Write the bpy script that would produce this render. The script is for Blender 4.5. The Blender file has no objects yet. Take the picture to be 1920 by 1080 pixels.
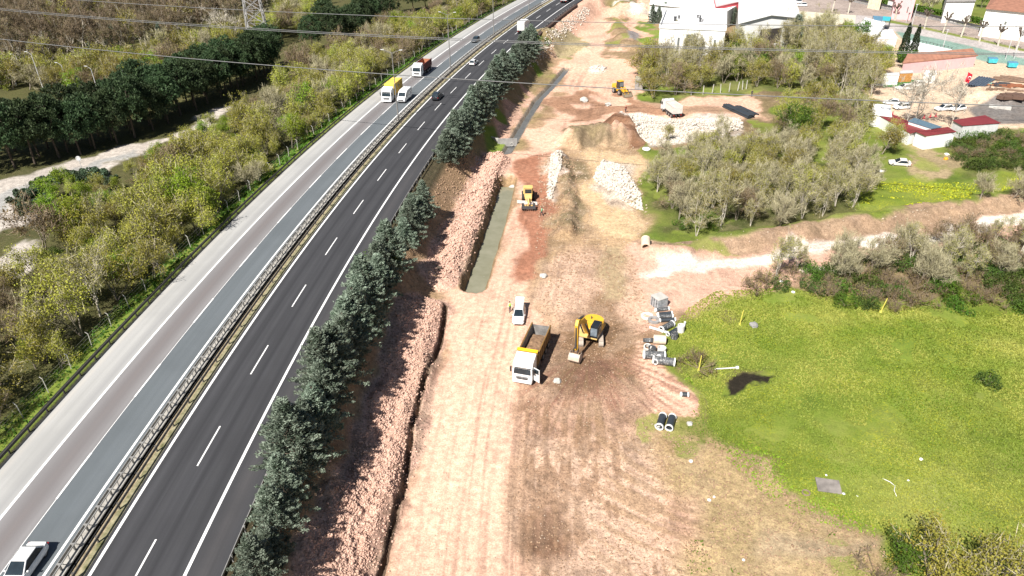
import bpy, bmesh, math, random
import numpy as np
from mathutils import Vector, Matrix
R = math.radians
SC = bpy.context.scene
COL = SC.collection

# ------------------------------------------------------------------ camera, sky, sun, exposure
F_PX, TILT, ROLL, CAM_H = 1330.0, R(31.0), R(-1.0), 49.0
cam_d = bpy.data.cameras.new('camera'); cam = bpy.data.objects.new('camera', cam_d); COL.objects.link(cam)
cam_d.sensor_width = 36.0; cam_d.lens = F_PX/1920*36; cam_d.clip_start = 1.0; cam_d.clip_end = 9000.0
cam.matrix_world = Matrix.Translation((0, 0, CAM_H)) @ Matrix.Rotation(R(90)-TILT, 4, 'X') @ Matrix.Rotation(ROLL, 4, 'Z')
SC.camera = cam
SUN_EL, SHADOW_DIR = R(48.0), R(32.0)           # shadows fall forward and to the right
world = bpy.data.worlds.new("World"); SC.world = world; world.use_nodes = True
nt = world.node_tree; bg = nt.nodes['Background']; sky = nt.nodes.new('ShaderNodeTexSky')
sky.sky_type = 'NISHITA'; sky.sun_disc = False; sky.sun_elevation = SUN_EL; sky.sun_rotation = R(180)+SHADOW_DIR
nt.links.new(sky.outputs[0], bg.inputs[0]); bg.inputs[1].default_value = 0.042
sd = bpy.data.lights.new('sun', 'SUN'); sd.energy = 5.0; sd.angle = R(0.5); sd.color = (1.0, 0.96, 0.9)
sun = bpy.data.objects.new('sun', sd); COL.objects.link(sun)
tv = Vector((math.sin(SHADOW_DIR)*math.cos(SUN_EL), math.cos(SHADOW_DIR)*math.cos(SUN_EL), -math.sin(SUN_EL)))
sun.rotation_euler = tv.to_track_quat('-Z', 'Y').to_euler()
sun.location = (-60, -60, 120)
SC.view_settings.view_transform = 'Standard'; SC.view_settings.look = 'None'
SC.view_settings.exposure = 0.8; SC.view_settings.gamma = 1.0
SC.cycles.max_bounces = 5; SC.cycles.diffuse_bounces = 2; SC.cycles.glossy_bounces = 2; SC.cycles.transmission_bounces = 2

# ------------------------------------------------------------------ maths helpers
_ct, _st, _cr, _sr = math.cos(TILT), math.sin(TILT), math.cos(ROLL), math.sin(ROLL)
def P(px, py, z=-5.5):
    """ground point seen at a picture position, on the level z"""
    u, v = px-960.0, 540.0-py
    uu, vv = u*_cr-v*_sr, u*_sr+v*_cr
    dx, dy, dz = uu, F_PX*_ct+vv*_st, -F_PX*_st+vv*_ct
    k = (z-CAM_H)/dz
    return (dx*k, dy*k)
def vn(x, y, seed=0):
    xi = np.floor(x).astype(np.int64); yi = np.floor(y).astype(np.int64)
    fx = x-xi; fy = y-yi; fx = fx*fx*(3-2*fx); fy = fy*fy*(3-2*fy)
    def h(a, b):
        n = (a*374761393+b*668265263+seed*982451653) & 0xffffffff
        n = ((n ^ (n >> 13))*1274126177) & 0xffffffff
        n = (n ^ (n >> 16)) & 0xffffffff
        return n/4294967295.0
    return (h(xi, yi)*(1-fx)+h(xi+1, yi)*fx)*(1-fy)+(h(xi, yi+1)*(1-fx)+h(xi+1, yi+1)*fx)*fy
def fbm(x, y, sc, oct=4, seed=0):
    s = 0; a = 1.0; t = 0
    for i in range(oct):
        c_, s_ = math.cos(.6+i*1.1), math.sin(.6+i*1.1); X, Y = x*c_-y*s_, x*s_+y*c_
        s = s+a*vn(X/sc*2**i+17.3*i, Y/sc*2**i-9.1*i, seed+i); t += a; a *= .5
    return s/t
def ss(e0, e1, x):
    t = np.clip((x-e0)/(e1-e0), 0, 1); return t*t*(3-2*t)
_co = [-1.8357205605878217e-07, 0.0006922319930287701, -0.02266423268682265, -34.701458961432714]
def CX(y):
    y = np.asarray(y, float); yc = np.clip(y, 25, 340)
    return np.polyval(_co, yc)+(y-yc)*np.polyval(np.polyder(_co), yc)
def CS(y):
    return np.polyval(np.polyder(_co), np.clip(np.asarray(y, float), 25, 340))
def U(x, y):
    """offset from the left edge line of the dark carriageway, positive to the right"""
    return (x-CX(y))/np.sqrt(1+CS(y)**2)
def road(u, y):
    """point at offset u from the reference curve near forward distance y"""
    s = CS(y); n = np.sqrt(1+s*s)
    return CX(y)+u/n, y-u*s/n
def seg_dist(x, y, pts):
    best = np.full(x.shape, 1e9); along = np.zeros(x.shape); L = 0
    for (ax, ay), (bx, by) in zip(pts[:-1], pts[1:]):
        vx, vy = bx-ax, by-ay; l2 = vx*vx+vy*vy
        t = np.clip(((x-ax)*vx+(y-ay)*vy)/l2, 0, 1)
        d = np.hypot(x-ax-t*vx, y-ay-t*vy); m = d < best
        best = np.where(m, d, best); along = np.where(m, L+t*math.sqrt(l2), along); L += math.sqrt(l2)
    return best, along
def inside(x, y, poly):
    c = np.zeros(x.shape, bool); n = len(poly)
    for i in range(n):
        ax, ay = poly[i]; bx, by = poly[(i+1) % n]
        if ay == by: continue
        c ^= ((ay > y) != (by > y)) & (x < (bx-ax)*(y-ay)/(by-ay)+ax)
    return c
def mask(x, y, poly, soft):
    """1 inside the outline, fading to 0 over `soft` metres at its edge"""
    px = [p[0] for p in poly]; py = [p[1] for p in poly]; s = soft+.01
    out = np.zeros(x.shape)
    sel = np.nonzero((x > min(px)-s) & (x < max(px)+s) & (y > min(py)-s) & (y < max(py)+s))[0]
    if len(sel) == 0: return out
    xs, ys = x[sel], y[sel]
    d, _ = seg_dist(xs, ys, list(poly)+[poly[0]]); d = np.where(inside(xs, ys, poly), d, -d)
    out[sel] = ss(-s, s, d); return out
def PL(pts, z=-5.5): return [P(a, b, z) for a, b in pts]

# ------------------------------------------------------------------ relief of the ground
RIDGES = [  # outline in the photo, half width, height, flat share, roughness
    ([(628, 1110), (642, 1080), (672, 1003), (700, 933), (720, 870), (738, 807), (762, 720), (780, 640), (800, 585)], 3.3, 1.3, .4, .36),
    ([(828, 525), (868, 440), (903, 365), (930, 300)], 3.0, 1.2, .3, .36),
    ([(1048, 296), (1066, 360), (1062, 440)], 2.0, 1.1, .2, .35),
    ([(1250, 478), (1400, 455), (1550, 430), (1700, 405), (1930, 372)], 3.2, 1.7, .2, .15),
    ([(1078, 266), (1105, 256), (1138, 262)], 4.6, 3.2, .15, .45),
    ([(1163, 235), (1178, 262)], 3.6, 2.2, .3, .12),
    ([(1180, 240), (1290, 245), (1370, 238)], 5.0, 1.0, .4, .4),
    ([(1145, 325), (1180, 375)], 4.5, .8, .3, .35),
    ([(1040, 300), (1033, 360)], 1.6, .5, .3, .4),
    ([(1120, 131), (1122, 131.5)], 3.4, 1.0, .1, .4),
    ([(1130, 8), (1180, 22)], 14.0, 4.0, .1, .3),
    ([(1040, 92), (1075, 90)], 8.0, 1.1, .3, .3),
    ([(1150, 40), (1185, 90)], 5.0, 1.6, .2, .2),
    ([(1870, 185), (1960, 190)], 9.0, 2.0, .3, .05)]
DITCHES = [
    ([(705, 1110), (713, 1080), (733, 1003), (753, 933), (764, 870), (773, 807), (797, 720), (806, 695), (826, 640), (836, 578)], .36, .9, .2),
    ([(888, 534), (915, 455), (935, 390), (950, 336)], 2.2, 2.2, .6),
    ([(950, 285), (985, 225), (1010, 185), (1035, 160), (1062, 128)], 1.3, 1.0, .4)]
RIDGES = [(PL(a),)+tuple(b) for a, *b in RIDGES]; DITCHES = [(PL(a),)+tuple(b) for a, *b in DITCHES]
GRASS_MAIN = PL([(1240, 640), (1290, 580), (1340, 545), (1480, 535), (1560, 545), (1640, 560), (2100, 500), (2400, 1100), (1690, 1120), (1640, 990), (1560, 960), (1450, 910), (1445, 862), (1370, 838), (1300, 790), (1310, 735), (1262, 690)])
def G(x, y, rough=False):
    x = np.asarray(x, float); y = np.asarray(y, float)
    u = U(x, y)
    z = -5.5*ss(12.0, 20.5, u)-1.7*ss(15.6, 21.0, -u)-.30*((u < 13) & (u > -15.4))
    far = ss(20, 60, u)
    z = z+(fbm(x, y, 38, 3, 5)-.5)*1.0*np.clip(np.abs(u)-22, 0, 40)/40*ss(30, 70, np.abs(u))
    am = np.zeros(x.shape)
    for pts, hw, h, fl, ro in RIDGES:
        d, al = seg_dist(x, y, pts)
        k = 1-ss(hw*fl, hw*1.15, d+(fbm(x, y, 3.0, 2, 7)-.5)*hw*.7)
        z = z+k*h*(.8+.4*vn(al/4.0, al*0, 3)); am = np.maximum(am, k*ro)
    for pts, hw, h, fl in DITCHES:
        d, al = seg_dist(x, y, pts)
        z = z-h*(1-ss(hw*fl, hw, d+(fbm(x, y, 1.6, 2, 9)-.5)*.5))
    if rough:
        onr = ss(13.5, 15, u)
        base = .10*onr+.04*ss(15.5, 17, -u)
        n1 = fbm(x, y, 1.5, 4, 21)-.5; n2 = fbm(x, y, .6, 2, 33)-.5
        clod = np.abs(fbm(x, y, 1.0, 3, 41)-.5)*2
        z = z+base*n1*1.2+am*(n1*1.2+n2*1.0+.5-clod*1.6)
    return z
def gz(x, y):
    return float(G(np.array([x]), np.array([y]))[0])
def PG(px, py):
    """point of the ground surface seen at a picture position"""
    z = -3.0
    for _ in range(12):
        x, y = P(px, py, z); z = .5*z+.5*gz(x, y)
    x, y = P(px, py, z); return Vector((x, y, gz(x, y)))

# ------------------------------------------------------------------ materials
MATS = {}
def nodes(name):
    m = bpy.data.materials.new(name); m.use_nodes = True
    t = m.node_tree; b = t.nodes['Principled BSDF']
    return m, t, b
def N(t, kind, **kw):
    n = t.nodes.new(kind)
    for k, v in kw.items():
        if isinstance(k, str) and k.startswith('i_'): n.inputs[k[2:].replace('_', ' ')].default_value = v
        else: setattr(n, k, v)
    return n
def mixc(t, a, b, fac, mode='MIX'):
    n = t.nodes.new('ShaderNodeMix'); n.data_type = 'RGBA'; n.blend_type = mode
    for s, v in ((6, a), (7, b), (0, fac)):
        if hasattr(v, 'default_value') or hasattr(v, 'links'): t.links.new(v, n.inputs[s])
        elif s == 0: n.inputs[0].default_value = v
        else: n.inputs[s].default_value = (*v, 1)
    return n.outputs[2]
def rampf(t, src, a, b, lo=0.0, hi=1.0):
    n = t.nodes.new('ShaderNodeMapRange'); n.clamp = True
    t.links.new(src, n.inputs[0]); n.inputs[1].default_value = a; n.inputs[2].default_value = b
    n.inputs[3].default_value = lo; n.inputs[4].default_value = hi
    return n.outputs[0]
def noise(t, scale, detail=4, vec=None, rough=.55):
    n = N(t, 'ShaderNodeTexNoise'); n.inputs['Scale'].default_value = scale; n.inputs['Detail'].default_value = detail
    n.inputs['Roughness'].default_value = rough
    if vec is not None: t.links.new(vec, n.inputs['Vector'])
    return n.outputs[0]
def mat(name, col, rough=.6, metal=0.0, var=.18, scale=1.5, dirt=None, bump=0.0, coat=0.0):
    """painted or plain surface with uneven tone, optional dust and bump"""
    if name in MATS: return MATS[name]
    m, t, b = nodes(name)
    tc = N(t, 'ShaderNodeTexCoord'); geo = N(t, 'ShaderNodeNewGeometry')
    n = noise(t, scale, 5, tc.outputs['Object'])
    dark = tuple(c*(1-var) for c in col); lite = tuple(min(1, c*(1+var)) for c in col)
    c = mixc(t, dark, lite, rampf(t, n, .3, .7))
    if dirt:
        n2 = noise(t, scale*3.1, 6, tc.outputs['Object'], .65)
        c = mixc(t, c, dirt[0], rampf(t, n2, 1-dirt[1]-.12, 1-dirt[1]+.12, 0, .85))
    t.links.new(c, b.inputs['Base Color'])
    b.inputs['Roughness'].default_value = rough; b.inputs['Metallic'].default_value = metal
    if coat: b.inputs['Coat Weight'].default_value = coat
    if bump:
        bn = N(t, 'ShaderNodeBump'); bn.inputs['Strength'].default_value = bump; bn.inputs['Distance'].default_value = .05
        t.links.new(noise(t, scale*8, 4, tc.outputs['Object']), bn.inputs['Height']); t.links.new(bn.outputs[0], b.inputs['Normal'])
    MATS[name] = m; return m

def tag(o, label=None, cat=None, group=None, kind=None):
    if label: o['label'] = label
    if cat: o['category'] = cat
    if group: o['group'] = group
    if kind: o['kind'] = kind
    return o
def mesh_obj(name, verts, faces, m=None, parent=None, smooth=False):
    me = bpy.data.meshes.new(name); me.from_pydata(verts, [], faces)
    if m is not None:
        for mm in (m if isinstance(m, (list, tuple)) else [m]): me.materials.append(mm)
    if smooth: me.polygons.foreach_set('use_smooth', [True]*len(me.polygons))
    me.update(); o = bpy.data.objects.new(name, me); COL.objects.link(o)
    if parent: o.parent = parent
    return o
def np_mesh(name, co, quads, m, parent=None, smooth=False):
    """mesh from numpy arrays; quads (n,4) or triangles (n,3)"""
    k = quads.shape[1]; me = bpy.data.meshes.new(name)
    me.vertices.add(len(co)); me.vertices.foreach_set('co', np.ascontiguousarray(co, np.float32).ravel())
    me.loops.add(quads.size); me.loops.foreach_set('vertex_index', np.ascontiguousarray(quads, np.int32).ravel())
    me.polygons.add(len(quads)); me.polygons.foreach_set('loop_start', np.arange(0, quads.size, k, dtype=np.int32))
    me.polygons.foreach_set('loop_total', np.full(len(quads), k, np.int32))
    if smooth: me.polygons.foreach_set('use_smooth', np.ones(len(quads), bool))
    me.update(calc_edges=True)
    for mm in (m if isinstance(m, (list, tuple)) else [m]): me.materials.append(mm)
    if name is None: return me
    o = bpy.data.objects.new(name, me); COL.objects.link(o)
    if parent: o.parent = parent
    return o
def empty(name, loc, rz=0.0, label=None, cat=None, group=None):
    o = bpy.data.objects.new(name, None); COL.objects.link(o); o.empty_display_size = .3
    o.location = loc; o.rotation_euler = (0, 0, rz); tag(o, label, cat, group); return o
def copy_tree(o, parent=None, kids=None):
    c = o.copy(); COL.objects.link(c); c.parent = parent
    for ch in (kids[o.name] if kids else list(o.children)): copy_tree(ch, c)
    return c
# ------------------------------------------------------------------ soil colours of the ground
PINK = (.63, .395, .285); PINKD = (.55, .345, .255); SAND = (.56, .42, .30); TAN = (.40, .29, .16); BROWN = (.20, .13, .075)
REDB = (.34, .155, .095); WHITE = (.66, .60, .52); OLIVE = (.22, .17, .095); DARKV = (.035, .042, .014); ROADP = (.46, .41, .36)
GRS = (.088, .135, .022); GREY = (.27, .25, .23); DBROWN = (.13, .08, .05)
# (outline, colour, soft edge, grass amount, flower amount, roughness)
PAINT = [
 # --- dirt works on the right of the motorway
 ([(700,1120),(745,980),(772,830),(800,715),(832,620),(858,548),(925,540),(962,330),(958,290),(1000,240),(1040,160),(1050,110),(1005,88),(1030,60),(1110,-30),(1270,-30),(1240,60),(1190,150),(1200,175),(1290,185),(1420,168),(1425,240),(1190,225),(1180,280),(1040,270),(1030,300),(1010,400),(1000,520),(1010,600),(960,800),(950,900),(1000,1120)], PINK, 1.2, 0, 0, 0),
 ([(1000,560),(1040,430),(1030,300),(1080,260),(1180,270),(1205,330),(1230,440),(1200,470),(1180,500),(1180,600),(1020,610)], (.42,.285,.165), 1.5, 0, 0, .4),
 ([(1000,1120),(955,900),(965,790),(1000,720),(1030,620),(1005,560),(1060,470),(1180,480),(1195,600),(1235,690),(1215,760),(1250,900),(1300,1000),(1320,1120)], (.58,.39,.28), 2.0, 0, 0, .45),
 ([(1030,670),(1040,590),(1100,560),(1150,570),(1190,640),(1235,720),(1180,750),(1100,740),(1010,730)], (.235,.145,.083), 1.6, 0, 0, .5),
 ([(990,745),(1120,725),(1240,765),(1200,810),(1040,820),(960,800)], (.42,.26,.18), 2.5, 0, 0, .4),
 ([(985,960),(1055,930),(1085,980),(1080,1040),(1020,1075),(990,1040)], (.21,.12,.075), 1.2, 0, 0, .2),
 ([(1195,540),(1240,560),(1250,640),(1262,700),(1310,740),(1300,800),(1240,835),(1200,740),(1185,640)], PINK, 1.5, 0, 0, .2),
 ([(1215,790),(1300,780),(1372,838),(1445,868),(1455,915),(1560,965),(1640,990),(1700,1120),(1290,1120),(1235,900)], (.47,.335,.185), 2.0, .12, 0, .35),
 ([(1440,990),(1640,1000),(1640,1020),(1500,1040),(1430,1030)], (.42,.32,.2), 1.0, 0, 0, .2),
 ([(1230,960),(1290,950),(1310,1020),(1250,1030)], PINK, 2, 0, 0, .2),
 # --- field of grass
 (GRASS_MAIN, GRS, .9, 1, .55, 0),
 ([(1480,770),(1600,745),(1620,790),(1520,815)], (.05,.10,.014), 2.5, 1, .1, 0),
 ([(1290,690),(1340,670),(1350,700),(1300,720)], (.10,.075,.045), .8, .2, 0, .3),
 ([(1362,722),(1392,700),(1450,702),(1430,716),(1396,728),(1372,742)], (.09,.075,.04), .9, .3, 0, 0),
 ([(1330,560),(1380,600),(1370,612),(1320,590)], (.17,.12,.07), .8, .5, 0, .1),
 # --- side road and its bank
 ([(1185,545),(1182,470),(1240,455),(1480,436),(1640,405),(1960,362),(1960,465),(1560,515),(1460,535),(1340,548),(1285,585),(1215,570)], PINKD, 1.2, 0, 0, .1),
 ([(1200,462),(1300,462),(1480,440),(1640,405),(1960,362),(1960,395),(1640,438),(1480,462),(1250,490)], (.30,.2,.135), 1.2, .05, 0, .3),
 ([(1195,508),(1330,490),(1460,467),(1620,440),(1960,398),(1960,425),(1620,466),(1460,490),(1350,508),(1200,524)], WHITE, .8, 0, 0, .15),
 ([(1510,510),(1560,500),(1600,505),(1530,520)], WHITE, .8, 0, 0, .2),
 # --- grass and thicket floor in the middle right
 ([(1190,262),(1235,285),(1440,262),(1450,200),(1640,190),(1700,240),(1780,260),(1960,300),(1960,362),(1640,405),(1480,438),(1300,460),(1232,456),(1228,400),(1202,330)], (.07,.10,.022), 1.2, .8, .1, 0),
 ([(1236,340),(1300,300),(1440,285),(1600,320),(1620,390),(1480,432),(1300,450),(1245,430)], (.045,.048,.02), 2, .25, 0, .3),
 ([(1620,340),(1690,330),(1770,345),(1830,370),(1740,395),(1610,405)], (.09,.13,.02), 1.5, 1, .95, 0),
 ([(1830,325),(1960,332),(1960,368),(1880,358)], (.09,.13,.02), 1.5, 1, .95, 0),
 ([(1708,268),(1745,266),(1768,305),(1765,332),(1705,336),(1688,322),(1712,305)], (.36,.27,.16), .8, .1, 0, .2),
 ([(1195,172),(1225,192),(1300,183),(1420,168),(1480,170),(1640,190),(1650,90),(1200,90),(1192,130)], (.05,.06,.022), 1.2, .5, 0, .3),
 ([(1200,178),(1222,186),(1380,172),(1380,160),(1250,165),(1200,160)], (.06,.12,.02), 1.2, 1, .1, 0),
 ([(1243,30),(1240,92),(1205,95),(1225,50)], (.06,.14,.02), 1.0, 1, 0, 0),
 ([(1213,38),(1240,38),(1236,52),(1214,48)], (.06,.13,.02), .8, 1, 0, 0),
 # --- yard and street at the upper right
 ([(1500,-60),(1640,-30),(2200,60),(2200,260),(1960,260),(1800,262),(1700,245),(1640,200),(1625,150),(1660,120),(1600,110),(1560,60)], SAND, 1.2, 0, 0, .05),
 ([(1790,238),(1960,245),(1960,320),(1800,330),(1770,290)], (.05,.055,.02), 1.5, .5, 0, .4),
 ([(1812,202),(1870,190),(1960,190),(1960,230),(1840,232)], (.17,.155,.145), .7, 0, 0, .1),
 ([(1690,45),(1701,60),(1830,88),(1930,113),(1930,125),(1845,116),(1783,98),(1697,76),(1680,60)], (.20,.30,.25), .5, 0, 0, 0),
 ([(1560,10),(1700,44),(1930,98),(1930,113),(1830,88),(1700,61),(1560,40)], (.42,.38,.36), .5, 0, 0, 0),
 ([(1660,34),(1700,43),(1930,93),(1930,97),(1700,47),(1660,40)], (.12,.15,.04), .5, .7, 0, 0),
 ([(1480,-30),(1560,-10),(1640,6),(1930,72),(1930,93),(1700,43),(1640,30),(1480,20)], (.33,.27,.235), .5, 0, 0, 0),
 ([(1560,-60),(1560,-12),(1640,4),(1960,76),(2200,60),(1800,-60)], (.10,.11,.04), .8, .7, 0, 0),
 # --- patches of the works
 ([(984,300),(1022,288),(1026,400),(1012,520),(985,525),(968,510),(975,420),(975,340)], REDB, .9, 0, 0, .1),
 ([(1020,190),(1060,178),(1120,168),(1150,186),(1185,178),(1262,202),(1240,216),(1190,212),(1110,214),(1058,230),(1040,205)], (.33,.185,.115), .9, 0, 0, .15),
 ([(1190,186),(1240,190),(1370,205),(1400,215),(1350,222),(1260,212)], (.36,.23,.15), 1.2, 0, 0, .15),
 ([(1085,186),(1145,175),(1155,195),(1110,202)], PINK, .8, 0, 0, 0),
 ([(1140,222),(1172,222),(1198,272),(1160,276)], (.23,.12,.07), .8, 0, 0, .3),
 ([(1062,245),(1100,238),(1140,248),(1152,272),(1110,280),(1070,275)], OLIVE, .8, 0, 0, .4),
 ([(1165,216),(1200,212),(1262,224),(1378,220),(1395,246),(1340,262),(1262,272),(1225,276),(1196,262)], WHITE, .9, 0, 0, .9),
 ([(1088,280),(1180,290),(1225,440),(1200,455),(1110,445),(1095,350)], (.56,.40,.235), 1.3, 0, 0, .2),
 ([(1128,298),(1168,312),(1205,372),(1212,400),(1165,392),(1108,335)], (.62,.52,.42), 1.2, 0, 0, .9),
 ([(1034,288),(1056,290),(1052,330),(1034,378),(1024,375),(1028,330)], (.60,.50,.42), .8, 0, 0, .9),
 ([(1058,296),(1078,300),(1084,400),(1080,440),(1040,430),(1052,340)], OLIVE, 1.0, 0, 0, .5),
 ([(1120,470),(1165,470),(1160,570),(1110,570)], (.36,.27,.16), 1.0, 0, 0, .1),
 ([(1103,130),(1120,123),(1138,128),(1132,137),(1108,138)], WHITE, .5, 0, 0, .9),
 ([(1112,8),(1130,-6),(1200,0),(1190,28),(1150,26)], (.20,.14,.08), 1.2, .2, 0, .6),
 ([(1015,82),(1055,66),(1090,74),(1102,92),(1090,108),(1060,112),(1030,98)], (.36,.29,.17), .9, .1, 0, .5),
 ([(1145,35),(1165,40),(1200,80),(1215,110),(1160,112),(1142,70)], (.27,.18,.11), 1.4, .1, 0, .4),
 ([(1165,18),(1205,18),(1215,34),(1172,34)], WHITE, .8, 0, 0, .6),
 ([(1176,62),(1200,62),(1196,80),(1178,80)], (.28,.25,.24), .7, 0, 0, .1),
 # --- slope and toe between the conifers and the works
 ([(1000,88),(1020,78),(1040,130),(1020,165),(985,225),(955,285),(905,300),(850,330),(905,230),(960,150)], (.27,.19,.105), 1.0, .15, 0, .3),
 ([(985,122),(1018,140),(1010,147),(980,130)], (.06,.13,.02), .5, 1, 0, 0),
 ([(905,262),(932,248),(960,262),(950,285),(915,290)], (.06,.13,.02), .6, 1, 0, 0),
 ([(925,222),(950,228),(955,245),(930,238)], (.06,.13,.02), .5, 1, 0, 0),
 ([(940,205),(975,200),(985,225),(955,240)], PINKD, .6, 0, 0, .5),
 ([(925,240),(958,236),(962,262),(935,265)], PINKD, .6, 0, 0, .5),
 ([(975,165),(1005,170),(990,205),(970,200)], PINKD, 1.0, 0, 0, .4),
 # --- service road and clearings on the left
 ([(-60,365),(0,340),(67,325),(117,303),(173,297),(250,273),(300,258),(400,216),(445,200),(436,218),(370,243),(262,292),(235,303),(226,335),(90,345),(22,377),(22,390),(90,402),(60,428),(-60,470)], ROADP, .8, 0, 0, .05),
 ([(-60,385),(0,368),(75,342),(150,318),(262,282),(270,290),(165,326),(80,352),(30,376),(-60,420)], (.33,.32,.30), .8, 0, 0, 0),
 ([(-60,500),(60,455),(75,480),(0,528),(-60,540)], ROADP, .8, 0, 0, .05),
 ([(-60,235),(30,215),(80,188),(140,188),(110,210),(60,238),(-60,275)], (.42,.34,.26), 1.5, .1, 0, .1),
 ([(690,62),(760,36),(900,-12),(960,-12),(900,22),(840,60),(770,86)], (.27,.19,.13), 1.2, .3, 0, .4),
 ([(735,60),(800,38),(880,12),(930,-5),(860,30),(800,50)], (.42,.36,.29), 1.2, 0, 0, .2)]
PZ = lambda p: -2.0 if p[0] < 560 and p[1] < 600 else -5.5
PAINTW = []
for i, (pl, c, s, g, f, r) in enumerate(PAINT):
    if pl is GRASS_MAIN: w = pl
    else:
        z = -2.0 if i >= len(PAINT)-6 else -5.5
        w = PL(pl, z)
    PAINTW.append((w, c, s, g, f, r))

def build_ground():
    az = np.radians(np.linspace(-62, 62, 931))
    dd = np.concatenate([np.exp(np.linspace(np.log(17.0), np.log(620.0), 850)), np.exp(np.linspace(np.log(660.0), np.log(6000.0), 22))])
    D, A = np.meshgrid(dd, az, indexing='ij'); nr, nc = D.shape
    x = (D*np.sin(A)).ravel(); y = (D*np.cos(A)).ravel()
    z = G(x, y, True)
    u = U(x, y); n = len(x)
    col = np.zeros((n, 3)); veg = np.zeros(n); flo = np.zeros(n); rou = np.zeros(n)
    side = ss(13.5, 15.0, u)[:, None]
    col[:] = np.array((.34, .225, .13))*side+np.array((.055, .048, .026))*(1-side)
    fr = ss(40, 90, u); col = col*(1-.6*fr[:, None])+np.array((.07, .075, .03))*.6*fr[:, None]
    veg[:] = np.where(u < -15, .22, 0); rou[:] = .3
    lv = ss(15.3, 16, -u)*(1-ss(19.5, 22, -u)); veg = np.maximum(veg, lv); col = col*(1-lv[:, None])+np.array((.06, .115, .02))*lv[:, None]
    # medium scale wander of every edge
    sc = np.clip(np.hypot(x, y)/90, .6, 2.5)
    wx = x+(fbm(x, y, 8, 6, 51)-.5)*7.5*sc; wy = y+(fbm(x, y, 8, 6, 61)-.5)*7.5*sc
    for pl, c, s, g, f, r in PAINTW:
        sh = s < .75
        k = mask(x if sh else wx, y if sh else wy, pl, s)
        if k.max() == 0: continue
        kk = k[:, None]
        col = col*(1-kk)+np.array(c)*kk; veg = veg*(1-k)+g*k; flo = flo*(1-k)+f*k; rou = rou*(1-k)+r*k
    # berms of pink spoil
    for i in (0, 1):
        d, al = seg_dist(x, y, RIDGES[i][0]); k = 1-ss(3.0, 4.0, d+(fbm(x, y, 2.5, 3, 71)-.5)*2)
        col = col*(1-k[:, None])+np.array((.60, .385, .295))*k[:, None]; rou = np.maximum(rou*(1-k), k*.95); veg *= 1-k
    # darker soil colour in the ditches
    for i in (0, 1, 2):
        d, al = seg_dist(x, y, DITCHES[i][0]); k = 1-ss(DITCHES[i][1]*.9, DITCHES[i][1]*1.15, d)
        c = ((.10, .065, .045), (.26, .175, .095), (.17, .15, .12))[i]
        col = col*(1-k[:, None])+np.array(c)*k[:, None]; veg *= 1-k
    dirt = np.clip(1-veg, 0, 1)*ss(13, 15, u)
    # wheel tracks run along the haul road
    uu = u+1.2*np.sin(y/31)
    st = .6*vn(uu*2.3, y*.05, 81)+.4*vn(uu*5.1, y*.09, 82)-.5
    on = dirt*np.exp(-((u-33)/11)**2)*ss(.38, .62, fbm(x, y*.35, 9, 3, 83))
    col *= (1-on*np.clip(st*1.2-.06, -.10, .24))[:, None]
    z = z+on*st*.10
    # arcs scraped by the digger
    ex = P(1105, 655); rr = np.hypot(x-ex[0], y-ex[1]); an = np.arctan2(y-ex[1], x-ex[0])
    arc = .55*vn(an*31, rr*.15, 91)+.45*vn(an*70, rr*.22, 90)+.45*(fbm(x, y, 3.5, 4, 92)-.5); ko = dirt*np.exp(-np.clip((rr-9)/13, 0, 9)**2)*(y < ex[1]+4)*ss(24.5+8, 24.5+11, u)
    k2 = (ko*ss(.42, .66, arc)*.85)[:, None]; hue = ss(.4, .6, fbm(x, y, 9, 3, 93))[:, None]
    col = col*(1-k2)+((1-hue)*np.array((.27, .14, .095))+hue*np.array((.25, .155, .085)))*k2; z = z+ko*(arc-.5)*.16
    # sweeping turns right of the works and torn patches near the bottom
    tx = P(1380, 700); r2 = np.hypot(x-tx[0], y-tx[1]); a2 = np.arctan2(y-tx[1], x-tx[0]); sw = .6*vn(r2*1.5, a2*4, 94)+.4*vn(r2*3.1, a2*6, 98); kz = dirt*mask(x, y, PL([(1100, 800), (1260, 780), (1330, 900), (1330, 1110), (1110, 1110)]), 4)
    k3 = (kz*ss(.50, .62, sw)*.55)[:, None]; col = col*(1-k3)+np.array((.31, .20, .105))*k3; z = z+kz*(sw-.5)*.15
    tb = fbm(x, y, 6, 6, 95)+.25*(vn(uu*2.5, y*.15, 96)-.5); kb = dirt*mask(x, y, PL([(955, 760), (1060, 740), (1260, 900), (1280, 1110), (985, 1110)]), 2.5)
    k4 = (kb*ss(.54, .60, tb)*.75)[:, None]; col = col*(1-k4)+np.array((.27, .165, .10))*k4; z = z+kb*ss(.53, .6, tb)*(fbm(x, y, .8, 3, 97)-.5)*.25
    col *= (.82+.36*fbm(x, y, 11, 4, 101))[:, None]
    # blotches of pale and dark soil
    b = fbm(x, y, 2.6, 5, 111); bl = ss(.52, .62, b)*rou*dirt; col = col*(1-.55*bl[:, None])+np.array((.50, .36, .26))*.55*bl[:, None]
    b2 = fbm(x, y, 3.4, 5, 121); bd = ss(.55, .66, b2)*dirt*(.35+.65*rou); col *= (1-.38*bd)[:, None]
    v2 = ss(.60, .66, fbm(x, y, 7.0, 5, 131))*((veg > .03) & (veg < .5))*ss(16, 30, u); veg = np.clip(veg+v2*.8, 0, 1)
    g1 = fbm(x, y, 16, 4, 141)[:, None]; vv = (veg*ss(14, 16, np.abs(u)))[:, None]
    col = col*(1-vv*(1-np.clip(.5+g1*1.0, .7, 1.4)))
    bad = ss(.50, .70, fbm(x, y, 9, 4, 151))*veg*ss(30, 45, u)*.6
    col = col*(1-bad[:, None])+np.array((.36, .31, .13))*bad[:, None]
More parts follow.
